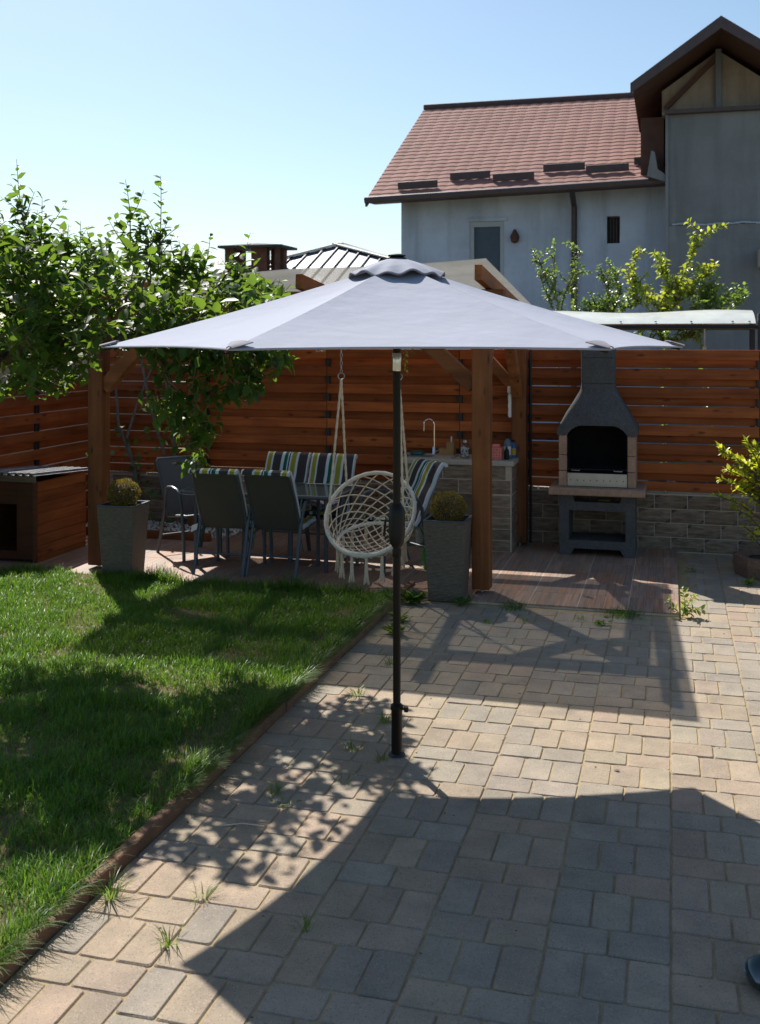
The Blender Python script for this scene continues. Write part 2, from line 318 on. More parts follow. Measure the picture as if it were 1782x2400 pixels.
# ------------------------------------------------------------------ mesh helpers
class MB:
    def __init__(s): s.v = []; s.f = []
    def add(s, vs, fs):
        o = len(s.v); s.v += [tuple(x) for x in vs]; s.f += [tuple(i+o for i in f) for f in fs]; return s
    def box(s, x0, x1, y0, y1, z0, z1):
        return s.add([(x0, y0, z0), (x1, y0, z0), (x1, y1, z0), (x0, y1, z0), (x0, y0, z1), (x1, y0, z1), (x1, y1, z1), (x0, y1, z1)],
                     [(0, 3, 2, 1), (4, 5, 6, 7), (0, 1, 5, 4), (1, 2, 6, 5), (2, 3, 7, 6), (3, 0, 4, 7)])
    def bbox(s, x0, x1, y0, y1, z0, z1, c=.004, seg=1):
        bm = bmesh.new(); bmesh.ops.create_cube(bm, size=1)
        for v in bm.verts: v.co = Vector(((x0+x1)/2+v.co.x*(x1-x0), (y0+y1)/2+v.co.y*(y1-y0), (z0+z1)/2+v.co.z*(z1-z0)))
        bmesh.ops.bevel(bm, geom=bm.edges[:], offset=c, segments=seg, affect='EDGES', profile=.5)
        bm.verts.index_update(); s.add([v.co for v in bm.verts], [[v.index for v in f.verts] for f in bm.faces]); bm.free(); return s
    def bar(s, a, b, wx, wz, up=(0, 0, 1), c=.003):    # rectangular bar from a to b
        a, b = Vector(a), Vector(b); d = (b-a); L = d.length; d.normalize(); side = d.cross(Vector(up)).normalized(); u2 = side.cross(d)
        m = MB().bbox(-wx/2, wx/2, 0, L, -wz/2, wz/2, c)
        return s.add([a+side*v[0]+d*v[1]+u2*v[2] for v in m.v], m.f)
    def tube(s, pts, r, n=8, cap=True, closed=False):
        P = [Vector(p) for p in pts]; rs = r if isinstance(r, (list, tuple)) else [r]*len(P); N = len(P)
        ref = None; vs = []
        for i, p in enumerate(P):
            if closed: t = P[(i+1) % N]-P[i-1]
            else: t = P[min(i+1, N-1)]-P[max(i-1, 0)]
            t.normalize()
            if ref is None: ref = t.orthogonal().normalized()
            ref = (ref-t*ref.dot(t))
            if ref.length < 1e-6: ref = t.orthogonal()
            ref.normalize(); b = t.cross(ref)
            for k in range(n):
                a = 2*math.pi*k/n; vs.append(p+(ref*math.cos(a)+b*math.sin(a))*rs[i])
        fs = []
        for i in range(N if closed else N-1):
            j = (i+1) % N
            for k in range(n): fs.append((i*n+k, i*n+(k+1) % n, j*n+(k+1) % n, j*n+k))
        if cap and not closed: fs += [tuple(range(n))[::-1], tuple((N-1)*n+k for k in range(n))]
        return s.add(vs, fs)
    def lathe(s, prof, n=24, c=(0, 0, 0), cap=True):
        vs = []; fs = []
        for r, z in prof:
            for k in range(n): a = 2*math.pi*k/n; vs.append((c[0]+r*math.cos(a), c[1]+r*math.sin(a), c[2]+z))
        for i in range(len(prof)-1):
            for k in range(n): fs.append((i*n+k, i*n+(k+1) % n, (i+1)*n+(k+1) % n, (i+1)*n+k))
        if cap: fs += [tuple(range(n))[::-1], tuple((len(prof)-1)*n+k for k in range(n))]
        return s.add(vs, fs)
    def prism(s, poly, y0, y1):      # polygon in x,z (counter-clockwise seen from -y), pushed along y
        n = len(poly); vs = [(x, y0, z) for x, z in poly]+[(x, y1, z) for x, z in poly]
        return s.add(vs, [tuple(range(n)), tuple(range(2*n-1, n-1, -1))]+[(i, i+n, (i+1) % n+n, (i+1) % n) for i in range(n)])
    def prism_x(s, poly, x0, x1):    # polygon in y,z pushed along x
        n = len(poly); vs = [(x0, y, z) for y, z in poly]+[(x1, y, z) for y, z in poly]
        return s.add(vs, [tuple(range(n))[::-1], tuple(range(n, 2*n))]+[(i, (i+1) % n, (i+1) % n+n, i+n) for i in range(n)])
    def loft(s, rings, cap=True):
        n = len(rings[0]); vs = [p for r in rings for p in r]; fs = []
        for i in range(len(rings)-1):
            for k in range(n): fs.append((i*n+k, i*n+(k+1) % n, (i+1)*n+(k+1) % n, (i+1)*n+k))
        if cap: fs += [tuple(range(n))[::-1], tuple((len(rings)-1)*n+k for k in range(n))]
        return s.add(vs, fs)
    def grid(s, fn, nu, nv, thick=0.):
        vs = [Vector(fn(i/nu, j/nv)) for j in range(nv+1) for i in range(nu+1)]; W = nu+1
        fs = [(j*W+i, j*W+i+1, (j+1)*W+i+1, (j+1)*W+i) for j in range(nv) for i in range(nu)]
        if thick:
            n0 = len(vs); nr = [Vector((0, 0, 0)) for _ in vs]
            for f in fs:
                nn = (vs[f[1]]-vs[f[0]]).cross(vs[f[3]]-vs[f[0]])
                if nn.length > 0: nn.normalize()
                for i in f: nr[i] += nn
            back = [v-(q.normalized() if q.length else q)*thick for v, q in zip(vs, nr)]
            fs2 = [tuple(i+n0 for i in f[::-1]) for f in fs]
            edge = [j for j in range(nu+1)]+[(j+1)*W+nu for j in range(nv)]+[nv*W+nu-1-i for i in range(nu)]+[(nv-1-j)*W for j in range(nv-1)]
            side = [(edge[k], edge[k]+n0, edge[(k+1) % len(edge)]+n0, edge[(k+1) % len(edge)]) for k in range(len(edge))]
            return s.add(vs+back, fs+fs2+side)
        return s.add(vs, fs)
    def shift(s, d): s.v = [(x+d[0], y+d[1], z+d[2]) for x, y, z in s.v]; return s
    def mesh(s, name, mat, smooth=False):
        me = bpy.data.meshes.new(name); me.from_pydata(s.v, [], s.f); me.materials.append(mat)
        if smooth:
            me.polygons.foreach_set('use_smooth', [True]*len(me.polygons))
            try: me.set_sharp_from_angle(angle=R(40))
            except Exception: pass
        me.update(); return me
    def build(s, name, mat, parent=None, smooth=False, world=False):
        if world and parent is not None: L = parent.location; s.shift((-L.x, -L.y, -L.z))
        return put(name, s.mesh(name, mat, smooth), parent)

def put(name, me, parent=None, loc=None, rot=None):
    o = bpy.data.objects.new(name, me); COL.objects.link(o)
    if parent is not None: o.parent = parent
    if loc: o.location = loc
    if rot: o.rotation_euler = rot
    return o
def thing(name, label, cat, loc=(0, 0, 0), rz=0., group=None):
    o = bpy.data.objects.new(name, None); COL.objects.link(o); o.location = loc; o.rotation_euler = (0, 0, rz); o.empty_display_size = .1
    return tag(o, label, cat, group)
def tag(o, label, cat, group=None):
    o['label'] = label; o['category'] = cat
    if group: o['group'] = group
    return o
def structure(o): o['kind'] = 'structure'; return o
def copy_tree(o, skip=()):
    def rec(a, par):
        c = a.copy(); COL.objects.link(c); c.parent = par
        for ch in a.children:
            if ch.name.split('.')[0] not in skip: rec(ch, c)
        return c
    return rec(o, None)

def np_mesh(name, V, T, mat, tint=None, smooth=False):
    me = bpy.data.meshes.new(name); V = np.asarray(V, np.float32); T = np.asarray(T, np.int32); nv, nf = len(V), len(T)
    me.vertices.add(nv); me.vertices.foreach_set('co', V.ravel()); me.loops.add(nf*3); me.polygons.add(nf)
    me.loops.foreach_set('vertex_index', T.ravel()); me.polygons.foreach_set('loop_start', np.arange(0, nf*3, 3, dtype=np.int32)); me.polygons.foreach_set('loop_total', np.full(nf, 3, np.int32))
    if smooth: me.polygons.foreach_set('use_smooth', np.ones(nf, bool))
    me.materials.append(mat)
    if tint is not None:
        a = me.attributes.new('tint', 'FLOAT_COLOR', 'POINT'); a.data.foreach_set('color', np.c_[tint, np.ones(nv)].astype(np.float32).ravel())
    me.update(calc_edges=True); return me

LEAF_V = np.array([(0, 0, 0), (0, .35, -.035), (0, .7, -.05), (0, 1, -.13), (-.27, .30, .05), (-.23, .66, .035), (.27, .30, .05), (.23, .66, .035)])
LEAF_T = np.array([(0, 6, 1), (1, 6, 7), (1, 7, 2), (2, 7, 3), (0, 1, 4), (1, 5, 4), (1, 2, 5), (2, 3, 5)])
def leaf_frames(pos, d, up, size, width=1.):
    d = d/np.linalg.norm(d, axis=1, keepdims=True); x = np.cross(d, up); ln = np.linalg.norm(x, axis=1, keepdims=True); x = np.where(ln > 1e-6, x/np.maximum(ln, 1e-6), np.array([[1., 0, 0]])); z = np.cross(x, d)
    return x*width, d, z
def leaf_arrays(pos, d, up, size, width=1.):
    x, y, z = leaf_frames(pos, d, up, size, width)
    V = pos[:, None, :]+size[:, None, None]*(LEAF_V[None, :, 0, None]*x[:, None, :]+LEAF_V[None, :, 1, None]*y[:, None, :]+LEAF_V[None, :, 2, None]*z[:, None, :])
    n = len(pos); T = (LEAF_T[None]+8*np.arange(n)[:, None, None]).reshape(-1, 3)
    return V.reshape(-1, 3), T
def leaves_mesh(name, pos, d, up, size, col, mat, width=1., smooth=False):
    V, T = leaf_arrays(np.asarray(pos, float), np.asarray(d, float), np.asarray(up, float), np.asarray(size, float), width)
    return np_mesh(name, V, T, mat, np.repeat(np.asarray(col, float), 8, axis=0), smooth)
def rvec(n): v = RNG.normal(size=(n, 3)); return v/np.linalg.norm(v, axis=1, keepdims=True)
def tints(n, cols, jit=.15):
    cols = np.array(cols); c = cols[RNG.integers(0, len(cols), n)]; return np.clip(c*(1+RNG.normal(0, jit, (n, 1))), .004, 1)

# projection used only to pick which pieces are near and in view
def proj(u, v, z):
    X = u*CY+v*SY; Y = -u*SY+v*CY
    return (891+2500*X/max(Y, .05), 795+2500*(EYE-z)/max(Y, .05), Y)

# ------------------------------------------------------------------ ground, paving, floor, kerb, lawn
g = MB().add([(-150, -60, -.05), (150, -60, -.05), (150, 240, -.05), (-150, 240, -.05)], [(0, 1, 2, 3)]).build('ground', M['earth']); structure(g)
paving = structure(MB().box(-2.0, 4.0, .4, 10.42, -.04, -.006).build('paving', M['sand']))
KV = -2.0
def paver_mesh(wx, wy, seed):
    rnd = random.Random(seed); a, b = wx/2-.0028, wy/2-.0028; r = .012; c = .005
    def ring(a, b, z, r):
        pts = []
        for sx, sy in ((-1, -1), (1, -1), (1, 1), (-1, 1)):
            p = [(sx*a, sy*(b-r), z), (sx*(a-r*.3), sy*(b-r*.3), z), (sx*(a-r), sy*b, z)]
            if sx*sy > 0: p = p[::-1] if False else p
            else: p = p[::-1]
            pts += p
        return pts
    j = lambda q: [(x+rnd.uniform(-.0012, .0012), y+rnd.uniform(-.0012, .0012), z) for x, y, z in q]
    r0 = ring(a, b, -.03, r); r1 = ring(a, b, -c, r); r2 = j(ring(a-c*.9, b-c*.9, 0, r))
    m = MB().loft([r0, r1, r2], cap=False); n = 12; m.f.append(tuple(2*n+k for k in range(n)))
    return m
pv = {}
for kind, (wx, wy) in {'s': (.4/3, .244), 'l': (.2, .156)}.items(): pv[kind] = [paver_mesh(wx, wy, i) for i in range(4)]
pv_me = {k: [m.mesh('paver', M['paver']) for m in ms] for k, ms in pv.items()}
PCOL = [(.325, .262, .190), (.308, .257, .196), (.292, .250, .196), (.330, .254, .184), (.315, .251, .184), (.284, .245, .195)]
cells = []
for ci in range(-5, 10):
    u0 = ci*.4; off = {-1: 5.533, 0: 5.533-.20, -2: 5.533-.03, 1: 5.533-.1}.get(ci, random.uniform(0, .4)) % .4
    v = off-.8; fam = random.choice(PCOL)
    while v < 10.42:
        for kind, cnt, dv in (('l', 2, .156), ('s', 3, .244)):
            for k in range(cnt):
                if random.random() < .42: fam = random.choice(PCOL)
                cells.append((kind, u0+(k+.5)*.4/cnt, v+dv/2, fam))
            v += dv
sel = []
for kind, u, v, fam in cells:
    if v < 1.6 or v > 10.36 or (u < .11 and v > 7.86) or u < -1.99: continue
    px, py, Y = proj(u, v, 0)
    if Y < .6 or px < -350 or px > 2150 or py > 2900: continue
    inv = -60 < px < 1842 and py < 2440
    sel.append((0 if inv else 1, Y, kind, u, v, fam))
sel.sort(key=lambda t: t[:2])
fv, ff, fc = [], [], []
for i, (_, Y, kind, u, v, fam) in enumerate(sel):
    k = random.randrange(4); z = random.gauss(0, .0012); jb = random.gauss(1, .05); col = tuple(x*jb*random.gauss(1, .012) for x in fam); rz = random.gauss(0, .006)
    if i < 300:
        o = put('paver', pv_me[kind][k], paving, (u, v, z), (random.gauss(0, .003), random.gauss(0, .003), rz)); o.color = col+(1,)
    else:
        m = pv[kind][k]; o0 = len(fv); fv += [(u+x, v+y, z+zz) for x, y, zz in m.v]; ff += [tuple(q+o0 for q in f) for f in m.f]; fc += [col]*len(m.v)
me = bpy.data.meshes.new('paver_field'); me.from_pydata(fv, [], ff); me.materials.append(M['paver_attr'])
a = me.attributes.new('tint', 'FLOAT_COLOR', 'POINT'); a.data.foreach_set('color', np.c_[np.array(fc), np.ones(len(fc))].astype(np.float32).ravel())
o = put('paver_field', me, paving); o['kind'] = 'stuff'

floor = structure(MB().box(-6.04, .056, 8.0, 10.40, -.03, .0188).build('terrace_floor', M['grout']))
tile_me = MB().bbox(-.1797, .1797, -.1982, .1982, -.008, .004, .0012).mesh('tile', M['tile'])
for i in range(17):
    for j in range(6):
        put('tile', tile_me, floor, (-.1225-i*.365, 8.195+j*.4015, .0165+random.gauss(0, .0004)), (0, 0, random.choice((0, math.pi))))

kerb = structure(MB().box(-2.045, -2.005, .6, 7.93, -.05, .03).build('kerb', M['soil']))
kme = MB().bbox(-.024, .024, -.495, .495, -.07, .046, .005).mesh('kerb_stone', M['kerb'])
for i in range(8):
    put('kerb_stone', kme, kerb, (-2.024+random.gauss(0, .003), .9+i*1.0, random.gauss(0, .004)), (0, random.gauss(0, .02), random.gauss(0, .004)))

def lawn_z(x, y): return .028+.022*mnoise.noise(Vector((x*.9, y*.9, 3.1)))+.008*mnoise.noise(Vector((x*3, y*3, 1.)))
lm = MB().grid(lambda a, b: (-6.04+a*4.0, .6+b*7.37, lawn_z(-6.04+a*4.0, .6+b*7.37) if 0 < a < 1 else .03), 40, 74)
lawn = structure(lm.build('lawn', M['soil'], smooth=True))

# ------------------------------------------------------------------ fence boards and stone wall
BT = [.654+.178*k for k in range(8)]       # top edge of each front board
def fence_panel(u0, u1, gap, par, front=True):
    L = u1-u0-.006; me = fence_mesh(round(L, 3))
    for k, zt in enumerate(BT):
        h = .084 if k == 0 else .098
        o = put('plank', me if k else fence_mesh(round(L, 3), .084), par, ((u0+u1)/2, 10.42+random.gauss(0, .001), zt-h/2)); o.rotation_euler = (0, random.gauss(0, .0007), 0)
        if k < 7:
            zb = zt+gap+random.uniform(-.0015, .002)
            put('plank', fence_mesh(round(L, 3), .163), par, ((u0+u1)/2, 10.482, zb+.0815))
_fm = {}
def fence_mesh(L, h=.098):
    if (L, h) not in _fm: _fm[(L, h)] = MB().bbox(-L/2, L/2, -.01, .01, -h/2, h/2, .0035, 2).mesh('plank', M['board_x'])
    return _fm[(L, h)]
bf = thing('board_fence', 'tall reddish brown fence of staggered horizontal boards on the stone wall', 'fence', (0, 0, 0))
posts = [-6.0, -4.75, -3.406, -2.023, -1.335, .79, 2.6, 4.2]
gaps = [.004, -.006, -.008, -.008, .0045, .001, -.002]
for i in range(len(posts)-1): fence_panel(posts[i], posts[i+1], gaps[i], bf)
pm = MB().bbox(-.022, .022, -.019, .019, 0, 1.33, .003).mesh('post', M['dark_metal'])
for p in posts: put('post', pm, bf, (p, 10.4515, .572))

sw = thing('stone_wall', 'low wall of grey brown stone blocks with pale joints under the board fence', 'wall', (0, 0, 0))
MB().box(-6.06, 4.3, 10.410, 10.56, -.04, .545).build('core', M['mortar'], sw)
def stone_mesh(L, H, seed, axis='y'):
    rnd = random.Random(seed); nx, nz = 5, 3
    def fn(a, b):
        e = a in (0, 1) or b in (0, 1)
        return (-L/2+a*L+(0 if e else rnd.uniform(-.008, .008)), -.010 if e else -.013-rnd.uniform(0, .008), -H/2+b*H+(0 if e else rnd.uniform(-.004, .004)))
    m = MB().grid(fn, nx, nz); W = nx+1
    ed = list(range(W))+[(j+1)*W+nx for j in range(nz)]+[nz*W+nx-1-i for i in range(nx)]+[(nz-1-j)*W for j in range(nz-1)]
    n0 = len(m.v); m.v += [(m.v[i][0], .006, m.v[i][2]) for i in ed]
    m.f += [(ed[k], n0+k, n0+(k+1) % len(ed), ed[(k+1) % len(ed)]) for k in range(len(ed))]
    return m
stm = [stone_mesh(.294, .127, i).mesh('stone_block', M['stone']) for i in range(5)]
for r in range(4):
    uu = -6.0+(r % 2)*.15
    while uu < 4.0:
        put('stone_block', random.choice(stm), sw, (uu+.15, 10.42, .068+r*.133)); uu += .30
cme = MB().bbox(-.295, .295, -.03, .06, -.011, .011, .003).mesh('coping_stone', M['coping'])
for i in range(17): put('coping_stone', cme, sw, (-5.75+i*.6, 10.45, .557+random.gauss(0, .002)), (random.gauss(0, .01), random.gauss(0, .004), 0))

# fence along the left side of the yard
lf = thing('side_fence', 'lower dark board fence running along the lawn behind the dog house', 'fence', (-6.07, 0, 0))
sme = MB().bbox(-.01, .01, -1.74, 1.74, -.049, .049, .0035).mesh('plank', M['board_y'])
sme2 = MB().bbox(-.01, .01, -1.74, 1.74, -.066, .066, .0035).mesh('plank', M['board_y'])
for k in range(9):
    zt = 1.264+.18-.18*k
    put('plank', sme, lf, (0, 8.70, zt-.049))
    put('plank', sme2, lf, (-.048, 8.70, zt+.066+random.uniform(.001, .0045)))
spm = MB().bbox(-.016, .016, -.03, .03, 0, 1.56, .003).mesh('post', M['dark_metal'])
for v in (7.0, 8.2, 9.35, 10.40): put('post', spm, lf, (-.028, v, 0))

# ------------------------------------------------------------------ far buildings
def wall_cells(mb, x0, x1, z0, z1, holes, y0, y1):
    xs = sorted({x0, x1, *[h[0] for h in holes], *[h[1] for h in holes]}); zs = sorted({z0, z1, *[h[2] for h in holes], *[h[3] for h in holes]})
    for i in range(len(xs)-1):
        for j in range(len(zs)-1):
            cx, cz = (xs[i]+xs[i+1])/2, (zs[j]+zs[j+1])/2
            if any(h[0] < cx < h[1] and h[2] < cz < h[3] for h in holes): continue
            mb.box(xs[i], xs[i+1], y0, y1, zs[j], zs[j+1])
    return mb
def ez(u): return 4.64+(u+5.51)*.028          # eave height along the long house
H = thing('long_house', 'long pale rendered house with a red tiled roof behind the fence', 'house', (-5.03, 20, 0))
wm = wall_cells(MB(), -5.03, -.02, -.05, 4.6, [(-3.69, -3.03, 2.6, 4.23), (-1.135, -.90, 3.76, 4.26)], 20, 20.35)
wm.box(-5.03, -4.7, 20.35, 28, -.05, 4.6); wm.prism_x([(20.0, 4.6), (28.2, 4.6), (24.2, 7.0)], -5.03, -4.75)
wm.prism([(-5.03, 4.6), (-.02, 4.6), (-.02, ez(0)+.02), (-5.03, ez(-5)+.02)], 20.0, 20.3)
wm.build('wall', M['plaster'], H, world=True)
wf = MB()
for x0, x1 in ((-3.69, -3.61), (-3.11, -3.03)): wf.box(x0, x1, 20.02, 20.12, 2.6, 4.23)
wf.box(-3.61, -3.11, 20.02, 20.12, 4.13, 4.23); wf.box(-3.61, -3.11, 20.02, 20.12, 2.6, 2.68)
win = wf.build('window', M['window_frame'], H, world=True)
MB().box(-3.61, -3.11, 20.07, 20.09, 2.68, 4.13).shift((5.03, -20, 0)).build('pane', M['shutter'], win)
MB().box(-3.75, -2.97, 19.97, 20.0, 4.232, 4.29).build('lintel', M['plaster'], H, world=True)
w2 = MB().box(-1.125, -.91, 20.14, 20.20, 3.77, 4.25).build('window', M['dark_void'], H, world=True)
m = MB()
for x in (-1.07, -1.018, -.965): m.box(x-.006, x+.006, 20.08, 20.1, 3.77, 4.25)
m.shift((5.03, -20, 0)).build('bar', M['roof_edge'], w2)
# tiled roof: every course steps down and every tile is a wave
def roof_fn(a, b):
    u = -5.55+a*5.9; y0, y1 = 19.35, 24.25; z0 = ez(u); y = y0+b*(y1-y0); z = z0+b*(7.36-z0); return u, y, z
NC, NRW = 24, 26; rows = []
for r in range(NRW):
    for e in (0, 1):
        b = (r+(0. if e == 0 else .995))/NRW
        rows.append([(lambda p, k=k: (p[0], p[1], p[2]+.009*abs(math.sin(math.pi*k/6))+(.014 if e == 0 else .0)))(roof_fn(k/(6*NC), b)) for k in range(6*NC+1)])
rm = MB(); W = 6*NC+1; rm.v = [p for rr in rows for p in rr]
rm.f = [(j*W+i, j*W+i+1, (j+1)*W+i+1, (j+1)*W+i) for j in range(len(rows)-1) for i in range(W-1)]
def rback(a, b):
    u = -5.55+a*5.9; return (u, 24.25+b*4.9, 7.36-b*2.6)
rm.grid(rback, 2, 2)
roof = rm.build('roof', M['roof_red'], H, world=True)
MB().prism_x([(19.35, 4.5), (19.35, 4.62), (24.25, 7.33), (29.0, 4.8), (29.0, 4.65), (24.25, 7.18)], -5.57, -5.53).shift((5.03, -20, 0)).build('barge_board', M['roof_edge'], roof)
MB().add([(-5.55, 19.36, ez(-5.55)-.06), (.3, 19.36, ez(.3)-.06), (.3, 20.0, ez(.3)-.02), (-5.55, 20.0, ez(-5.55)-.02),
          (-5.55, 19.36, ez(-5.55)-.03), (.3, 19.36, ez(.3)-.03), (.3, 20.0, ez(.3)+.2), (-5.55, 20.0, ez(-5.55)+.2)],
         [(0, 3, 2, 1), (4, 5, 6, 7), (0, 1, 5, 4), (1, 2, 6, 5), (2, 3, 7, 6), (3, 0, 4, 7)]).shift((5.03, -20, 0)).build('soffit', M['roof_underside'], roof)
MB().tube([(-5.56, 19.30, ez(-5.56)-.02), (-.05, 19.30, ez(-.05)-.02)], .065, 8).shift((5.03, -20, 0)).build('gutter', M['roof_edge'], roof)
MB().tube([(-5.55, 24.25, 7.40), (.35, 24.25, 7.40)], .075, 8).shift((5.03, -20, 0)).build('ridge_cap', M['roof_edge'], roof)
for i, (uu, b) in enumerate([(-5.0, .055), (-4.05, .115), (-3.2, .075), (-2.3, .135), (-1.5, .095), (-.65, .15)]):
    a = (uu+5.55)/5.9; p = roof_fn(a, b); q = roof_fn(min(1, a+.13), b)
    m = MB().add([(p[0], p[1], p[2]+.03), (q[0], q[1], q[2]+.03), (q[0], q[1]-.02, q[2]+.17), (p[0], p[1]-.02, p[2]+.17), (p[0], p[1]+.03, p[2]+.04), (q[0], q[1]+.03, q[2]+.04), (q[0], q[1]+.01, q[2]+.18), (p[0], p[1]+.01, p[2]+.18)],
                 [(0, 1, 2, 3), (7, 6, 5, 4), (3, 2, 6, 7), (0, 3, 7, 4), (1, 5, 6, 2), (0, 4, 5, 1)])
    m.shift((5.03, -20, 0)).build('snow_guard', M['roof_edge'], roof)
MB().tube([(-1.72, 19.34, ez(-1.72)-.05), (-1.72, 19.92, 4.45), (-1.73, 19.93, 0)], .055, 8).build('downpipe', M['pipe_brown'], H, smooth=True, world=True)
MB().lathe([(.02, 0), (.07, .03), (.09, .12), (.05, .2), (.02, .26)], 10, (-2.82, 19.93, 3.8)).build('wall_lamp', M['roof_underside'], H, smooth=True, world=True)

GH = thing('gable_house', 'grey rendered house front with an open dark gable rising on the right', 'house', (-.07, 19, 0))
gx = .79
wm = MB().box(-.07, 4.5, 19, 25, -.05, 3.95); wm.box(-.07, 4.5, 19.03, 25, 3.95, 5.86)
wm.build('wall', M['plaster_grey'], GH, world=True)
MB().box(-.09, -.04, 18.985, 19.02, 0, 5.86).build('corner_trim', M['plaster_grey'], GH, world=True)
MB().box(-.1, 4.5, 18.9, 19.4, 5.86, 5.93).build('ledge', M['roof_edge'], GH, world=True)
MB().prism([(-.15, 5.93), (4.5, 5.93), (4.5, 6.2), (1.9, 6.2), (gx, 7.0), (-.15, 6.35)], 19.35, 24.5).build('gable_board', M['gable_fill'], GH, world=True)
MB().bbox(gx-.05, gx+.05, 19.22, 19.34, 5.93, 7.0, .008).build('king_post', M['plaster_grey'], GH, world=True)
MB().bar((gx-.05, 19.28, 6.85), (-.1, 19.28, 6.02), .08, .1, (0, 1, 0)).build('strut', M['roof_underside'], GH, world=True)
gr = MB()
for sgn in (-1, 1):
    tip = (gx+sgn*1.40, 6.24); ap = (gx, 7.22)
    sl = [(tip[0], tip[1]), (ap[0], ap[1]), (ap[0], ap[1]-.09), (tip[0], tip[1]-.09)]
    if sgn > 0: sl = sl[::-1]
    gr.prism(sl[::-1], 18.25, 25.2)
groof = gr.build('roof', M['roof_underside'], GH, world=True)
for sgn in (-1, 1):
    tip = (gx+sgn*1.44, 6.26); ap = (gx, 7.27); sl = [(tip[0], tip[1]), (ap[0], ap[1]), (ap[0], ap[1]-.20), (tip[0], tip[1]-.17)]
    if sgn > 0: sl = sl[::-1]
    MB().prism(sl[::-1], 18.2, 18.245).shift((.07, -19, 0)).build('barge_board', M['roof_edge'], groof)
MB().box(-.52, -.12, 19.6, 25, 4.9, 5.95).build('side_wall', M['roof_underside'], GH, world=True)
MB().prism([(-.40, 4.84), (-.1, 4.74), (-.1, 4.86), (-.22, 4.95), (-.27, 5.25), (-.33, 5.28)], 19.1, 19.5).build('flashing', M['plaster_grey'], GH, world=True)
MB().bbox(1.40, 1.9, 18.6, 18.98, 3.18, 3.5, .02).build('meter_box', M['shed_wall'], GH, world=True)
m = MB()
for i in range(26):
    x = .02+i*.085; z = 3.97+.03*mnoise.noise(Vector((x*3, 0, 0)))
    m.bbox(x, x+.09, 18.975, 18.998, z-.012-.01*random.random(), z+.012, .003)
m.build('render_edge', M['plaster'], GH, world=True)

L2 = thing('seam_roof_house', 'far house with a grey standing seam hip roof', 'house', (-7.3, 26, 0))
ap = (-7.27, 23.0, 4.12)
base = [(-10.2, 20.6, 3.1), (-3.6, 20.6, 3.1), (-3.6, 28, 3.1), (-10.2, 28, 3.1)]
A1, A2 = (-7.27, 23.0, 4.12), (-7.27, 25.6, 4.12)
m = MB().add(base+[A1, A2], [(0, 1, 4), (1, 2, 5, 4), (2, 3, 5), (3, 0, 4, 5)])
MB().box(-9.9, -3.9, 20.9, 27.7, -.05, 3.08).build('wall', M['shed_wall'], L2, world=True)
rf = m.build('roof', M['seam_metal'], L2, world=True)
off = (7.3, -26, 0)
m = MB()
for i in range(1, 22):
    u = -10.2+6.6*i/22
    t = (u+10.2)/2.93 if u < -7.27 else (-3.6-u)/3.67
    MB().bar((u, 20.6, 3.115), (u, 20.6+2.4*t, 3.115+1.02*t), .03, .05, c=.004).shift(off).build('seam', M['seam'], rf)
m = MB()
for e in (base[0], base[1]): m.bar((e[0], e[1], e[2]+.03), (A1[0], A1[1], A1[2]+.03), .26, .05, c=.01)
m.bar((A1[0], A1[1]-.02, A1[2]+.04), (A2[0], A2[1], A2[2]+.04), .26, .05, c=.01)
m.shift(off).build('flashing', M['flash_metal'], rf)
CH = thing('brick_chimney', 'brick chimney with open sides under a flat dark slab', 'chimney', (-8.5, 21.3, 3.0))
m = MB()
for x0, x1 in ((-9.15, -8.95), (-8.55, -8.2), (-8.02, -7.97)): m.box(x0, x1, 21.0, 21.2, 2.9, 3.93)
m.box(-9.15, -8.95, 21.5, 21.7, 2.9, 3.93); m.box(-8.3, -8.0, 21.5, 21.7, 2.9, 3.93); m.box(-9.12, -8.0, 21.02, 21.68, 2.9, 3.46)
m.build('stack', M['brick'], CH, world=True)
MB().add([(-9.25, 20.85, 3.93), (-7.82, 20.85, 3.93), (-7.82, 21.85, 3.93), (-9.25, 21.85, 3.93), (-9.25, 20.85, 3.98), (-7.82, 20.85, 3.98), (-7.82, 21.85, 3.98), (-9.25, 21.85, 3.98), (-8.55, 21.35, 4.06)],
         [(0, 3, 2, 1), (0, 1, 5, 4), (1, 2, 6, 5), (2, 3, 7, 6), (3, 0, 4, 7), (4, 5, 8), (5, 6, 8), (6, 7, 8), (7, 4, 8)]).build('cap', M['cap'], CH, world=True)
SH = thing('garden_shed', 'low beige shed with a grey roof seen between leaves over the left fence', 'shed', (-9, 12, 0))
MB().box(-11.5, -7.4, 9.5, 15, -.05, 1.75).build('wall', M['shed_wall'], SH, world=True)
MB().prism_x([(9.2, 1.74), (15.2, 2.1), (15.2, 2.18), (9.2, 1.82)], -11.8, -7.2).build('roof', M['cap'], SH, world=True)

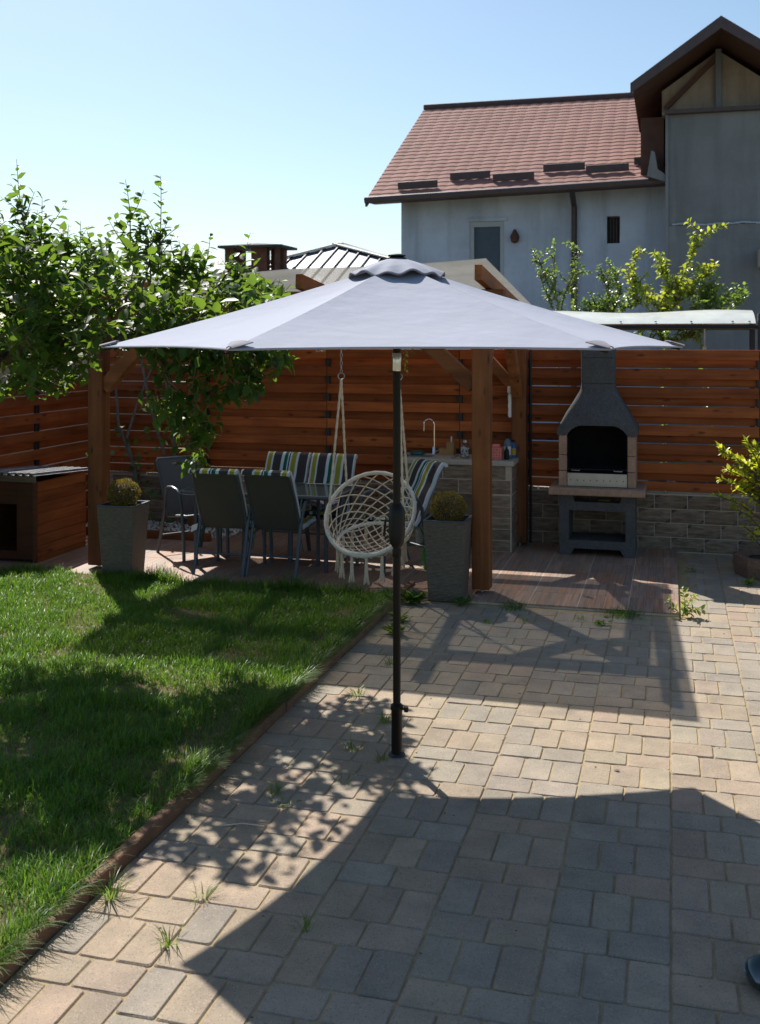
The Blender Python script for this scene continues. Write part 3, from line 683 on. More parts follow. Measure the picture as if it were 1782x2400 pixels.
# ------------------------------------------------------------------ swing canopy behind the fence
SWG = thing('garden_swing', 'milky white swing seat canopy on dark posts above the fence', 'swing seat', (.2, 11.9, 0))
def swf(a, b):
    u = -1.75+a*2.57; t = b*2-1; return (u, 11.9+t*.62, 2.30-.13*t*t-(.0 if abs(t) < .9 else .01)+.015*math.sin(a*9)*(1-t*t))
MB().grid(swf, 16, 12, .006).build('canopy', M['swing_sheet'], SWG, smooth=True, world=True)
m = MB().tube([(-1.75, 11.3, 2.125), (.86, 11.3, 2.125)], .022, 8); m.tube([(-1.75, 12.5, 2.125), (.86, 12.5, 2.125)], .022, 8); m.tube([(.86, 11.3, 2.125), (.86, 12.5, 2.125)], .022, 8)
m.build('frame', M['dark_metal'], SWG, smooth=True, world=True)
for v in (11.3, 12.5): MB().bbox(.84, .9, v-.03, v+.03, 0, 2.26, .005).build('post', M['dark_metal'], SWG, world=True)
for v in (11.3, 12.5): MB().bbox(-1.78, -1.72, v-.03, v+.03, 0, 2.2, .005).build('post', M['dark_metal'], SWG, world=True)
def chain(mb, top, n, ll=.032, r=.0028, wl=.009):
    x, y, z = top
    for i in range(n):
        pts = []
        for k in range(10):
            a = 2*math.pi*k/10; dx = wl*math.cos(a); dz = ll*.62*math.sin(a)
            pts.append((x+(dx if i % 2 else 0), y+(0 if i % 2 else dx), z-ll*(i+.5)+dz))
        mb.tube(pts, r, 5, closed=True)
    return mb
m = MB().tube([(.33, 11.3, 2.12), (.33, 11.3, 1.98)], .008, 6); chain(m, (.33, 11.3, 1.98), 14, .05, .005, .014); m.build('chain', M['steel'], SWG, world=True)
m = MB()
for x in (-.5, -.15, .2, .6, .76): m.lathe([(.012, 0), (.012, .008), (.004, .012)], 8, (x, 11.29, 2.175))
m.build('bolt', M['dark_metal'], SWG, world=True)
MB().bbox(-1.5, .6, 11.6, 12.2, .42, .52, .02).build('seat', M['dark_metal'], SWG, world=True)

# ------------------------------------------------------------------ pergola
PG = thing('pergola', 'brown timber pergola with a cloudy plastic sheet roof over the dining set', 'pergola', (-3.1, 9.3, 0))
def pbuild(mb, n, mat, par=PG): return mb.build(n, mat, par, world=True)
for u, v in ((-1.428, 8.275), (-4.79, 8.29), (-1.405, 10.27), (-4.79, 10.27)):
    if v < 9: MB().bbox(-.07, .07, -.07, .07, .028, 2.24, .006)
    p = pbuild(MB().bbox(u-.07, u+.07, v-.07, v+.07, .05, 2.24, .007, 2), 'post', M['post_z'])
    pbuild(MB().bbox(u-.012, u+.012, v-.012, v+.012, 0, .056, .002), 'foot', M['steel'])
pbuild(MB().bbox(-5.05, -1.25, 8.205, 8.345, 2.243, 2.39, .006), 'beam', M['post_x'])
pbuild(MB().bbox(-5.05, -1.25, 10.2, 10.34, 2.083+.01, 2.225, .006).shift((0, 0, .15-.15)), 'beam', M['post_x']) if False else pbuild(MB().bbox(-5.05, -1.25, 10.2, 10.34, 2.243, 2.30, .006), 'beam', M['post_x'])
for u in (-1.428, -4.79): pbuild(MB().bbox(u-.06, u+.06, 8.36, 10.19, 2.12, 2.24, .006), 'beam', M['post_y'])
pbuild(MB().bar((-1.49, 8.275, 1.63), (-2.17, 8.275, 2.25), .10, .115, (0, 0, 1)), 'brace', M['post_x'])
pbuild(MB().bar((-4.73, 8.29, 1.58), (-4.10, 8.29, 2.25), .10, .115, (0, 0, 1)), 'brace', M['post_x'])
pbuild(MB().bar((-1.428, 8.33, 1.72), (-1.428, 8.85, 2.2), .09, .10, (0, 0, 1)), 'brace', M['post_y'])
pbuild(MB().bar((-1.42, 10.21, 1.48), (-1.42, 9.45, 2.2), .09, .11, (0, 0, 1)), 'brace', M['post_y'])
pbuild(MB().bar((-1.47, 10.27, 1.55), (-2.1, 10.27, 2.22), .09, .10, (0, 0, 1)), 'brace', M['post_x'])
def rz(v): return 2.59-(v-7.66)*.097
for u in (-1.375, -2.78, -4.1, -4.95):
    dz_ = .078+.13*max(0, (-u-1.3)/3.9)
    pbuild(MB().bar((u, 7.80, rz(7.80)-dz_), (u, 10.42, rz(10.42)-dz_), .055, .115, (0, 0, 1)), 'rafter', M['post_y'])
def rooff(a, b):
    u = -5.0+a*3.71; v = 7.64+b*2.9; sag = -.045*math.sin(math.pi*min(1, abs(u+1.3)/1.4) if u > -2.7 else math.pi*(((-u-2.78) % 1.3)/1.3))*.35
    return (u, v, rz(v)-.006+sag-.13*max(0, (-u-1.3)/3.9))
pbuild(MB().grid(rooff, 24, 8, .008), 'roof_sheet', M['poly'])

# string light bulb, hanging ivy sprig, wire lantern
LB = thing('light_bulb', 'clear bulb of a string light hanging by the back post', 'light bulb', (-1.62, 9.6, 1.83))
MB().lathe([(.004, -.045), (.022, -.036), (.03, -.015), (.027, .005), (.013, .025), (.012, .03)], 14).build('glass', M['jar'], LB, smooth=True)
MB().lathe([(.013, .028), (.014, .06), (.006, .07)], 10).build('socket', M['black_plastic'], LB, smooth=True)
MB().tube([(0, 0, .065), (0, .02, .2), (.1, .05, .33), (.3, .3, .36)], .003, 5).build('cable', M['black_plastic'], LB)
WL = thing('wire_lantern', 'small open wire basket hanging at the left end of the hammock chair beam', 'hanging lantern', (-2.72, 8.15, 1.90))
m = MB()
for r, z in ((.05, .03), (.035, 0)):
    m.tube([(r*math.cos(a), r*math.sin(a), z) for a in [k*math.pi/6 for k in range(12)]], .0022, 5, closed=True)
for k in range(8):
    a = k*math.pi/4; m.tube([(.05*math.cos(a), .05*math.sin(a), .03), (.035*math.cos(a+.39), .035*math.sin(a+.39), 0), (.05*math.cos(a+.78), .05*math.sin(a+.78), .03)], .0018, 4)
for k in range(3):
    a = k*2.09; m.tube([(.05*math.cos(a), .05*math.sin(a), .03), (0, 0, .34)], .0018, 4)
m.build('basket', M['steel'], WL)
MB().lathe([(.016, .005), (.018, .06), (.012, .075)], 12).build('candle_glass', M['jar'], WL, smooth=True)

def sprig(name, label, cat, base, stems, nleaf, size, cols, mat, stem_mat=None, r=.0035, group=None, droop=.3, width=1., along0=.15, updir=(0, 0, 1)):
    t = thing(name, label, cat, base, 0, group); mb = MB(); P, Dv, U, S = [], [], [], []
    for st in stems:
        pts = [Vector(p) for p in st]; mb.tube(pts, [r*(1-.7*i/max(1, len(pts)-1)) for i in range(len(pts))], 5)
        seg = [(pts[i+1]-pts[i]).length for i in range(len(pts)-1)]; L = sum(seg); n = max(2, int(L*nleaf))
        for k in range(n):
            s_ = L*(along0+(1-along0)*k/(n-1)); i = 0
            while i < len(seg)-1 and s_ > seg[i]: s_ -= seg[i]; i += 1
            q = pts[i].lerp(pts[i+1], min(1, s_/seg[i])); tdir = (pts[i+1]-pts[i]).normalized()
            ang = k*2.4+random.uniform(-.5, .5); o1 = tdir.orthogonal().normalized(); o2 = tdir.cross(o1)
            dd = o1*math.cos(ang)+o2*math.sin(ang)+tdir*.55-Vector((0, 0, droop*random.random()))
            P.append(q); Dv.append(dd); U.append(Vector(updir)+Vector(rvec(1)[0])*.5); S.append(size*random.uniform(.65, 1.15))
    mb.build('stem', stem_mat or M['twig'], t, smooth=True)
    me = leaves_mesh('foliage', P, Dv, U, S, tints(len(P), cols), mat, width, True); put('foliage', me, t)
    return t
GR = [(.035, .085, .016), (.05, .12, .022), (.028, .07, .018), (.07, .15, .025)]
sprig('hanging_ivy', 'small trailing green sprig hanging from the front brace of the pergola', 'plant', (-1.98, 8.18, 2.06), [[(0, 0, 0), (-.03, -.03, -.07), (-.04, -.03, -.20), (-.03, -.03, -.30)], [(0, 0, 0), (.05, -.03, -.04), (.1, -.03, -.12)], [(0, 0, 0), (.01, -.04, -.05), (.03, -.04, -.16)]], 60, .035, GR, M['leaf_far'], r=.002, droop=.9)

# ------------------------------------------------------------------ dining set
TB = thing('dining_table', 'rectangular dark glass dining table under the pergola', 'table', (-3.42, 8.86, .02))
MB().bbox(-.70, .70, -.36, .36, .655, .663, .003).build('table_top', M['table_glass'], TB)
m = MB()
def rrect(a, b, r, z, n=6):
    pts = []
    for cx, cy, a0 in ((a-r, b-r, 0), (-a+r, b-r, 90), (-a+r, -b+r, 180), (a-r, -b+r, 270)):
        for k in range(n+1): an = R(a0+90*k/n); pts.append((cx+r*math.cos(an), cy+r*math.sin(an), z))
    return pts
m.tube(rrect(.712, .372, .09, .648), .018, 8, closed=True); m.build('frame', M['chair_metal'], TB, smooth=True)
lm_ = MB().tube([(0, 0, 0), (0, 0, .63)], .02, 8).mesh('leg', M['chair_metal'], True)
for x in (-.60, .60):
    for y in (-.26, .26): put('leg', lm_, TB, (x, y, 0), (0, 0, 0))

def make_chair():
    t = thing('patio_chair', '', 'chair', (0, 0, 0), 0, 'patio chairs around the glass table')
    for s_ in (-1, 1):
        x = .22*s_
        pts = [(x, -.27, 0), (x*.99, -.20, .20), (x*.98, -.14, .40), (x*1.02, -.115, .52), (x*1.06, -.08, .60), (x*1.08, -.02, .635), (x*1.1, .08, .645), (x*1.1, .17, .63), (x*1.08, .225, .58), (x*1.05, .245, .48), (x, .262, .20), (x, .27, 0)]
        MB().tube(pts, .0155, 8).build('side_frame', M['chair_metal'], t, smooth=True)
    bk = [(-.20, -.10, .36), (-.205, -.14, .45), (-.205, -.24, .66), (-.20, -.335, .845), (-.185, -.35, .862), (.185, -.35, .862), (.20, -.335, .845), (.205, -.24, .66), (.205, -.14, .45), (.20, -.10, .36)]
    MB().tube(bk, .012, 7).build('back_frame', M['chair_metal'], t, smooth=True)
    st = [(-.20, -.10, .36), (-.205, .20, .40), (-.18, .235, .395), (.18, .235, .395), (.205, .20, .40), (.20, -.10, .36)]
    MB().tube(st, .012, 7).build('seat_frame', M['chair_metal'], t, smooth=True)
    MB().tube([(-.215, -.215, .17), (.215, -.215, .17)], .009, 6).build('stretcher', M['chair_metal'], t)
    def bs(a, b):
        y0 = -.105-.245*b; return (-.195+a*.39, y0-.02*math.sin(math.pi*a)*math.sin(math.pi*b)*1.0, .375+.485*b)
    MB().grid(bs, 6, 8, .004).build('backrest', M['sling'], t, smooth=True)
    def ss(a, b): return (-.195+a*.39, -.10+.33*b, .372+.035*b-.025*math.sin(math.pi*a)*math.sin(math.pi*b))
    MB().grid(ss, 6, 6, .004).build('seat', M['sling'], t, smooth=True)
    # folded cushion: seat pad, back pad and the flap over the top of the frame
    prof = []
    for b in np.linspace(0, 1, 9): prof.append((.235-.30*b, .415-.03*b))
    for b in np.linspace(.06, 1, 10): prof.append((-.085-.245*b, .39+.475*b))
    prof += [(-.350, .880), (-.371, .874), (-.373, .864)]
    def cu(a, b):
        f = b*(len(prof)-1); i = min(int(f), len(prof)-2); q = f-i
        y = prof[i][0]*(1-q)+prof[i+1][0]*q; z = prof[i][1]*(1-q)+prof[i+1][1]*q
        puff = .008*math.sin(math.pi*a)+.004*math.cos(b*40)
        return (-.21+a*.42, y+(puff if 0.4 < b < .9 else 0), z+(puff if b < .4 else 0))
    cme = MB().grid(cu, 10, 44, .028)
    cme.v = cme.v; c = cme.build('cushion', M['cushion'], t, smooth=True)
    for s_ in (-1, 1):
        MB().tube([cu((s_+1)/2, b) for b in np.linspace(0, 1, 30)], .006, 5).build('piping', M['piping'], c, smooth=True)
    tie = MB()
    for s_ in (-1, 1):
        tie.tube([(.20*s_, -.11, .37), (.225*s_, -.14, .30), (.235*s_, -.12, .20)], .004, 5); tie.tube([(.20*s_, -.11, .37), (.205*s_, -.15, .28), (.20*s_, -.17, .21)], .004, 5)
    tie.tube([(-.01, -.375, .87), (0, -.392, .9), (.015, -.385, .875)], .005, 5)
    tie.build('tie', M['green_tie'], c)
    return t
c1 = make_chair()
def place_chair(u, v, rz_, label, skip=(), first=False):
    t = c1 if first else copy_tree(c1, skip); t.location = (u, v, .02); t.rotation_euler = (0, 0, rz_); t['label'] = label; return t
place_chair(-3.67, 8.53, R(1.5), 'patio chair seen from its dark back with a white tag, nearer the left planter', first=True)
# copies are made before the tag is added, so that only the first chair carries it
place_chair(-3.19, 8.55, R(-2), 'patio chair seen from its dark back, beside the hanging hammock chair')
place_chair(-3.50, 9.22, R(180), 'striped patio chair across the table, on the left by the fence')
c4 = place_chair(-3.04, 9.20, R(181), 'striped patio chair across the table with a folded cloth on its seat')
place_chair(-2.30, 8.98, R(137), 'striped patio chair at the table end in front of the stone counter')
c0 = place_chair(-4.25, 9.02, R(-128), 'bare grey patio chair without a cushion at the left table end', skip=('cushion',))
for ch in c0.children:
    if ch.name.split('.')[0] in ('seat', 'backrest'):
        ch.data = ch.data.copy(); ch.data.materials[0] = M['grey_sling']
MB().add([(-.235, -.16, .36), (-.285, -.17, .335), (-.275, -.17, .395), (-.225, -.16, .41), (-.235, -.164, .36), (-.285, -.174, .335), (-.275, -.174, .395), (-.225, -.164, .41)],
         [(0, 1, 2, 3), (7, 6, 5, 4), (0, 4, 5, 1), (1, 5, 6, 2), (2, 6, 7, 3), (3, 7, 4, 0)]).build('label_tag', M['white_tag'], c1)
CLT = MB().grid(lambda a, b: (-.16+.32*a, -.1+.24*b, .035*math.sin(a*7+b*2)*.4+.03*math.sin(b*9)*.5+.045), 20, 14, .02).build('folded_cloth', M['cloth'], smooth=True)
CLT.location = (-3.0, 9.12, .475); tag(CLT, 'crumpled lilac printed cloth on the seat of a striped chair', 'cloth')

# ------------------------------------------------------------------ hammock chair
HC = thing('hammock_chair', 'cream macrame hanging chair with a round hoop and tassels hung from the pergola', 'hanging chair', (-2.335, 8.25, .60))
fw = Vector(cf(-.42, -.91, 0)).normalized() if False else Vector(cf(-.36, -.93, 0)).normalized()   # horizontal direction the seat faces
sd = Vector((-fw.y, fw.x, 0)); up = Vector((0, 0, 1))       # sd points to the viewer's right
bk_ = (-fw*.60+up*.80).normalized()                          # rising direction inside the big hoop
RB, RS = .375, .27
def big(a): return sd*(RB*math.cos(a))+bk_*(RB*math.sin(a))
seat_n = (-fw*.955+up*.30).normalized()
seat_c = big(-math.pi/2)+seat_n*RS+up*.012
def seatp(a): return seat_c+sd*(RS*1.02*math.cos(a))+seat_n*(RS*math.sin(a))
NB = 56
MB().tube([big(2*math.pi*k/NB)*1.0 for k in range(NB)], [.0155+.0022*(k % 2) for k in range(NB)], 9, closed=True).build('hoop', M['rope_white'], HC, smooth=True)
MB().tube([seatp(2*math.pi*k/48) for k in range(48)], [.0145+.002*(k % 2) for k in range(48)], 9, closed=True).build('seat_ring', M['rope_white'], HC, smooth=True)
net = MB()
# back net: diamonds between the upper hoop and the rear arc of the seat ring, bellied backwards
A0, A1_ = R(-62), R(242)
def bnet(s_, t_):
    a = A0+(A1_-A0)*s_; p = big(a); b = R(-32)+(R(212)-R(-32))*s_; q = seatp(b)
    belly = math.sin(math.pi*t_)*.085
    return p.lerp(q, t_)-fw*belly-up*(.35*belly)
NS = 12; NTT = 5
for k in range(-NTT, NS+NTT+1):
    for dr in (1, -1):
        pts = []
        for j in range(NTT*2+1):
            s_ = (k+dr*j*.5)/NS; t_ = j/(NTT*2)
            if 0 <= s_ <= 1: pts.append(bnet(s_, t_))
        if len(pts) > 2: net.tube(pts, .0052, 6)
net.build('back_net', M['rope'], HC, smooth=True)
net = MB()
def snet(x, y):                                               # seat: a shallow bowl
    rr = x*x+y*y; return seat_c+sd*(RS*x)+seat_n*(RS*y)-up*(.07*(1-rr))
for k in range(-4, 5):
    for dr in (0, 1):
        d_ = k/4.6; pts = []; h_ = math.sqrt(max(0, 1-d_*d_))
        for j in range(13):
            q = -h_+2*h_*j/12; x, y = (d_, q); an = R(45) if dr else R(-45)
            pts.append(snet(x*math.cos(an)-y*math.sin(an), x*math.sin(an)+y*math.cos(an)))
        net.tube(pts, .0052, 6)
net.build('seat_net', M['rope'], HC, smooth=True)
rt = [Vector((-.265, .06, 1.095)), Vector((.245, -.02, 1.095))]
rt = [sd*(-.25)+up*1.10, sd*(.25)+up*1.10]
for i, top in enumerate(rt):
    MB().tube([top+sd*0+Vector(cf(math.cos(a)*.026, 0, 0))+up*(.026*math.sin(a)+.0) for a in [k*math.pi/9 for k in range(18)]], .0042, 6, closed=True).build('ring', M['steel'], HC, smooth=True)
    ch_ = MB(); chain(ch_, (top.x, top.y, 1.70), 18, .032, .0028, .009); ch_.build('chain', M['steel'], HC)
    sg = -1 if i == 0 else 1
    ends = [big(R(90-sg*46)), big(R(-90+sg*82)) if False else big(R(90-sg*118))]
    for e in ends:
        a_ = top-up*.03; n = 44
        pts = [a_.lerp(e, k/n)+up*0 for k in range(n+1)]
        MB().tube(pts, [.0078+.0042*abs(math.sin(k*1.05)) for k in range(n+1)], 6).build('rope', M['rope'], HC, smooth=True)
    MB().tube([top-up*.026, top-up*.075], .011, 8).build('binding', M['rope'], HC, smooth=True)
tas = MB()
def tassel(mb, p, L):
    mb.lathe([(.004, 0), (.012, -.008), (.012, -.02), (.009, -.03)], 8, p)
    for k in range(9):
        a = k*.7; r1 = .008; r2 = .019+.008*random.random()
        mb.tube([(p[0]+r1*math.cos(a), p[1]+r1*math.sin(a), p[2]-.025), (p[0]+r1*1.3*math.cos(a), p[1]+r1*1.3*math.sin(a), p[2]-L*.6), (p[0]+r2*math.cos(a), p[1]+r2*math.sin(a), p[2]-L*random.uniform(.93, 1.03))], .0044, 5)
for a in (-176, -155, -128, -104, -78, -52, -28, -8, 12, 34, 60, 90, 120, 146, 168):
    p = seatp(R(a)); tm = MB(); L = .21 if -165 < a < -15 else .18; q = p-up*.02
    tassel(tm, (q.x, q.y, q.z), L); tm.build('tassel', M['rope'], HC, smooth=True)
fr = MB()
for k in range(14):
    a0, a1 = R(-172+k*12), R(-160+k*12); p, q = seatp(a0), seatp(a1)
    fr.tube([p, p.lerp(q, .25)-up*.02, p.lerp(q, .5)-up*.032, p.lerp(q, .75)-up*.02, q], .0045, 5)
fr.build('scalloped_fringe', M['rope'], HC, smooth=True)

# ------------------------------------------------------------------ umbrella
UB = thing('parasol', 'large light grey parasol on a dark pole set in the paving', 'parasol', (-1.272, 4.97, 0))
MB().tube([(0, 0, .22), (0, 0, 1.85)], .0185, 20).build('pole', M['pole_metal'], UB, smooth=True)
MB().lathe([(.0285, 0), (.0265, .02), (.0265, .215), (.031, .222), (.031, .238), (.024, .246), (.0187, .248)], 24, cap=False).build('ground_tube', M['pole_metal'], UB, smooth=True)
MB().lathe([(.0, .001), (.042, .001), (.040, .006), (.034, .012), (.0285, .014)], 24, cap=False).build('socket_plate', M['dark_metal'], UB, smooth=True)
m = MB().tube([(.026, -.006, .228), (.046, -.012, .228)], .006, 8); m.lathe([(.011, -.011), (.012, 0), (.011, .011)], 10, (.05, -.013, .228)); m.build('knob', M['black_plastic'], UB, smooth=True)
MB().lathe([(.021, 1.0), (.034, 1.02), (.040, 1.06), (.040, 1.15), (.035, 1.19), (.021, 1.21)], 20, cap=False).build('crank_housing', M['black_plastic'], UB, smooth=True)
m = MB().tube([(-.02, .05, 1.11), (-.08, .09, 1.11), (-.09, .1, 1.03)], .007, 8); m.build('crank_handle', M['black_plastic'], UB, smooth=True)
MB().lathe([(.0205, .955), (.022, .958), (.022, .985), (.0205, .99)], 20, cap=False).build('collar', M['pole_metal'], UB, smooth=True)
MB().lathe([(.021, 1.848), (.022, 1.852), (.022, 1.93), (.021, 1.934)], 20, cap=False).build('tilt_joint', M['chrome'], UB, smooth=True)
MB().tube([(0, 0, 1.93), (0, 0, 2.385)], .0185, 14).build('upper_pole', M['pole_metal'], UB, smooth=True)
RHO = 3.5+15.259; RC = 1.40; ZR, ZT = 1.962, 2.365
def rib(k, f): a = R(RHO+60*k); return Vector((RC*f*math.cos(a), RC*f*math.sin(a), ZT+(ZR-ZT)*f-.012*math.sin(math.pi*f)))
can = MB()
for k in range(6):
    def pan(a, b, k=k):
        f = .06+.94*b; p, q = rib(k, f), rib(k+1, f); r_ = p.lerp(q, a); s4 = 4*a*(1-a)
        mid = (p+q)/2; inw = Vector((-mid.x, -mid.y, 0)).normalized()
        return r_+inw*(.055*s4*f**2)-Vector((0, 0, .022*s4*math.sin(math.pi*f*.9)))+Vector((0, 0, .014*s4*f**3))
    o = MB().grid(pan, 16, 14, .0025).build('canopy_panel', M['canopy'], UB, smooth=True)
    hem = [pan(t, 1.) for t in np.linspace(0, 1, 17)]
    MB().tube(hem, .004, 5).build('hem', M['canopy'], o, smooth=True)
    tp = rib(k, 1.); a = R(RHO+60*k); d = Vector((math.cos(a), math.sin(a), 0)); t_ = Vector((-d.y, d.x, 0)); sl_ = (rib(k, 1)-rib(k, .9)).normalized(); nn = t_.cross(sl_); nn = nn if nn.z > 0 else -nn
    pk = MB().grid(lambda x, y: tp-sl_*(.085*(1-y))+t_*((x-.5)*.10*(1-y*.75))+nn*(.005+.006*math.sin(math.pi*x))+sl_*.006, 6, 4, .004); pk.build('rib_pocket', M['canopy_hem'], UB, smooth=True)
    MB().tube([rib(k, .06)-Vector((0, 0, .02)), rib(k, .5)-Vector((0, 0, .022)), rib(k, .99)-Vector((0, 0, .012))], .008, 6).build('rib', M['pole_metal'], UB)
    MB().tube([(0.02*math.cos(a), .02*math.sin(a), 2.02), rib(k, .5)-Vector((0, 0, .03))], .006, 6).build('strut', M['pole_metal'], UB)
def vent(a, b):
    an = 2*math.pi*a; r_ = .03+.198*b; hx = 1/ max(.866, math.cos(((math.degrees(an)-RHO+30) % 60-30)*math.pi/180)) if False else 1.
    wob = .016*math.sin(an*12+1.)*b**3+.012*math.sin(an*5)*b**3
    return (r_*math.cos(an)*hx, r_*math.sin(an)*hx, 2.386-.046*b-.033*b**2+wob*.55)
MB().grid(vent, 96, 8, .003).build('vent_flap', M['canopy'], UB, smooth=True)
hm = MB().tube([vent(k/96, 1.) for k in range(96)], .0055, 5, closed=True); hm.build('vent_hem', M['canopy_hem'], UB, smooth=True)
MB().lathe([(.045, 2.384), (.046, 2.392), (.03, 2.396), (.042, 2.399), (.043, 2.405), (.03, 2.410), (.005, 2.412)], 20).build('finial', M['black_plastic'], UB, smooth=True)
MB().lathe([(.03, 1.99), (.034, 2.0), (.034, 2.05), (.03, 2.06)], 14).build('runner', M['black_plastic'], UB, smooth=True)

# ------------------------------------------------------------------ barbecue
BQ = thing('masonry_barbecue', 'dark grey and pink concrete barbecue with a chimney hood against the fence', 'barbecue', (-.65, 10.11, .02))
fy, by = -.21, .20
base = MB()
base.prism([(-.34, 0), (-.245, 0), (-.205, .065), (-.255, .14), (-.255, .56), (-.34, .56)], fy, by)
base.prism([(.34, 0), (.34, .56), (.255, .56), (.255, .14), (.205, .065), (.245, 0)], fy, by)
base.prism([(-.205, .065), (.205, .065), (.255, .14), (-.255, .14)], fy, by)
base.prism([(-.255, .415), (.255, .415), (.255, .56), (.225, .56), (.205, .492), (-.205, .492), (-.225, .56), (-.255, .56)], fy, fy+.10)
base.box(-.255, .255, fy+.10, by, .415, .45)
base.build('base', M['basalt'], BQ)
bsl = bmesh.new()
MB().bbox(-.43, .43, fy-.11, by+.01, .562, .63, .012, 2).build('shelf_slab', M['terra'], BQ)
for sx in (-1, 1):
    for k, (z0, z1) in enumerate(((.632, .772), (.776, .918), (.922, 1.10))):
        MB().bbox(min(sx*.345, sx*.272), max(sx*.345, sx*.272), fy-.01, by-.02, z0, z1, .005).build('side_block', M['terra'], BQ)
MB().box(-.27, .27, by-.07, by-.03, .632, 1.30).build('back_wall', M['soot'], BQ)
MB().box(-.27, .27, fy+.03, by-.072, .632, .66).build('fire_floor', M['soot'], BQ)
for sx in (-1, 1): MB().box(min(sx*.271, sx*.255), max(sx*.271, sx*.255), fy+.02, by-.072, .662, 1.10).build('liner', M['soot'], BQ)
dr_ = MB().bbox(-.268, .268, fy+.001, fy+.012, .635, .755, .002).build('ash_panel', M['steel'], BQ)
m = MB()
for k in range(9):
    x = -.236+k*.059; m.tube([(x, fy-.0005, .69), (x, fy+.002, .69)], .0052, 10)
m.build('vent_hole', M['hole'], dr_)
m = MB()
for k in range(27): x = -.26+k*.02; m.tube([(x, fy+.0, .795), (x, by-.09, .795)], .0022, 5)
for y in (fy+.0, -.02, by-.1): m.tube([(-.275, y, .791), (.275, y, .791)], .003, 5)
gl = m.build('grill', M['dark_metal'], BQ)
for x in (-.19, .19): MB().tube([(x-.04, fy, .792), (x-.035, fy-.05, .785), (x+.035, fy-.05, .785), (x+.04, fy, .792)], .004, 6).build('handle', M['steel'], gl)
# hood
def sect(z, hw, yf, yb, c):
    return [(-hw+c, yf, z), (hw-c, yf, z), (hw-c*.3, yf+c*.3, z), (hw, yf+c, z), (hw, yb-c, z), (hw-c, yb, z), (-hw+c, yb, z), (-hw, yb-c, z), (-hw, yf+c, z), (-hw+c*.3, yf+c*.3, z)]
arch = [(-.27, 1.102)]+[(-.265+.0, 1.115), (-.235, 1.15), (-.195, 1.178), (-.15, 1.192), (.15, 1.192), (.195, 1.178), (.235, 1.15), (.265, 1.115), (.27, 1.102)]
outer_r = [(.357, 1.102), (.360, 1.13), (.355, 1.16), (.332, 1.205)]
poly = outer_r+[(-x, z) for x, z in outer_r[::-1]]+arch
hood = MB()
aL = arch[:5]; aR = arch[5:]
hood.prism([(-.357, 1.102)]+aL+[(-.15, 1.205), (-.332, 1.205), (-.355, 1.16), (-.36, 1.13)], fy-.025, fy+.03)
hood.prism(aR+[(.357, 1.102), (.36, 1.13), (.355, 1.16), (.332, 1.205), (.15, 1.205)], fy-.025, fy+.03)
hood.prism([(-.15, 1.192), (.15, 1.192), (.15, 1.205), (-.15, 1.205)], fy-.025, fy+.03)
for sx in (-1, 1):
    pl = [(.30, 1.102), (.357, 1.102), (.36, 1.13), (.355, 1.16), (.332, 1.205), (.30, 1.205)]
    hood.prism(pl if sx > 0 else [(-x, z) for x, z in pl[::-1]], fy+.03, by-.03)
hood.box(-.36, .36, by-.03, by+.005, 1.102, 1.205)
hood.loft([sect(1.205, .332, fy-.025, by+.005, .02), sect(1.30, .285, fy+.002, by, .035), sect(1.42, .212, fy+.05, by-.005, .045), sect(1.50, .166, fy+.08, by-.01, .045), sect(1.53, .155, fy+.09, by-.015, .035), sect(1.572, .1515, fy+.095, by-.02, .02)])
hood.build('hood', M['basalt'], BQ, smooth=True)
for z0, z1, d in ((1.575, 1.808, 0), (1.811, 2.04, .0015)):
    MB().loft([sect(z0, .15+d, fy+.096-d, by-.021+d, .012), sect(z1, .15+d, fy+.096-d, by-.021+d, .012)]).build('flue', M['basalt'], BQ)
MB().bbox(-.19, .19, fy+.06, by+.01, 2.043, 2.075, .006).build('flue_cap', M['basalt'], BQ)
WD = MB().bbox(-.19, .17, -.08, .10, 0, .018, .003).build('chopping_board', M['weather_wood']); WD.location = (-.65, 10.03, .472); WD.rotation_euler = (0, R(-2), R(3)); tag(WD, 'worn wooden board pushed into the slot under the barbecue shelf', 'board')
YB = MB().bbox(-.055, .055, -.03, .03, 0, .022, .006).build('lighter_box', M['label_yellow']); YB.location = (-.59, 10.03, .495); tag(YB, 'small yellow packet lying on the board under the barbecue', 'packet')

# ------------------------------------------------------------------ stone counter and the things on it
CT = thing('outdoor_kitchen_counter', 'stone clad kitchen counter with a beige worktop behind the pergola post', 'counter', (-1.98, 10.1, .02))
core = MB(); core.box(-.55, .552, -.224, .28, .53, .80); core.box(.35, .552, -.224, .28, 0, .53); core.box(-.55, -.36, -.224, .28, 0, .53); core.box(-.36, .35, .24, .28, 0, .53)
core.build('core', M['mortar'], CT)
MB().bbox(-.58, .575, -.25, .30, .80, .845, .006).build('worktop', M['counter_top'], CT)
sA = [stone_mesh(.292, .124, 20+i).mesh('stone_block', M['stone']) for i in range(3)]; sB = stone_mesh(.185, .098, 31).mesh('stone_block', M['stone']); sC = stone_mesh(.10, .124, 32).mesh('stone_block', M['stone'])
for r in range(2):
    x = -.55-(.15 if r else 0)
    while x < .54:
        L = min(x+.30, .545)-max(x, -.55)
        if L > .2: put('stone_block', random.choice(sA), CT, (min(max(x+.15, -.40), .395), -.215, .60+r*.133))
        elif L > .05: put('stone_block', stone_mesh(L-.007, .124, 60+r).mesh('stone_block', M['stone']), CT, ((min(x+.30, .545)+max(x, -.55))/2, -.215, .60+r*.133))
        x += .30
for k in range(5): put('stone_block', sB, CT, (.447, -.215, .055+k*.104))
for k in range(5): put('stone_block', sB, CT, (-.455, -.215, .055+k*.104))
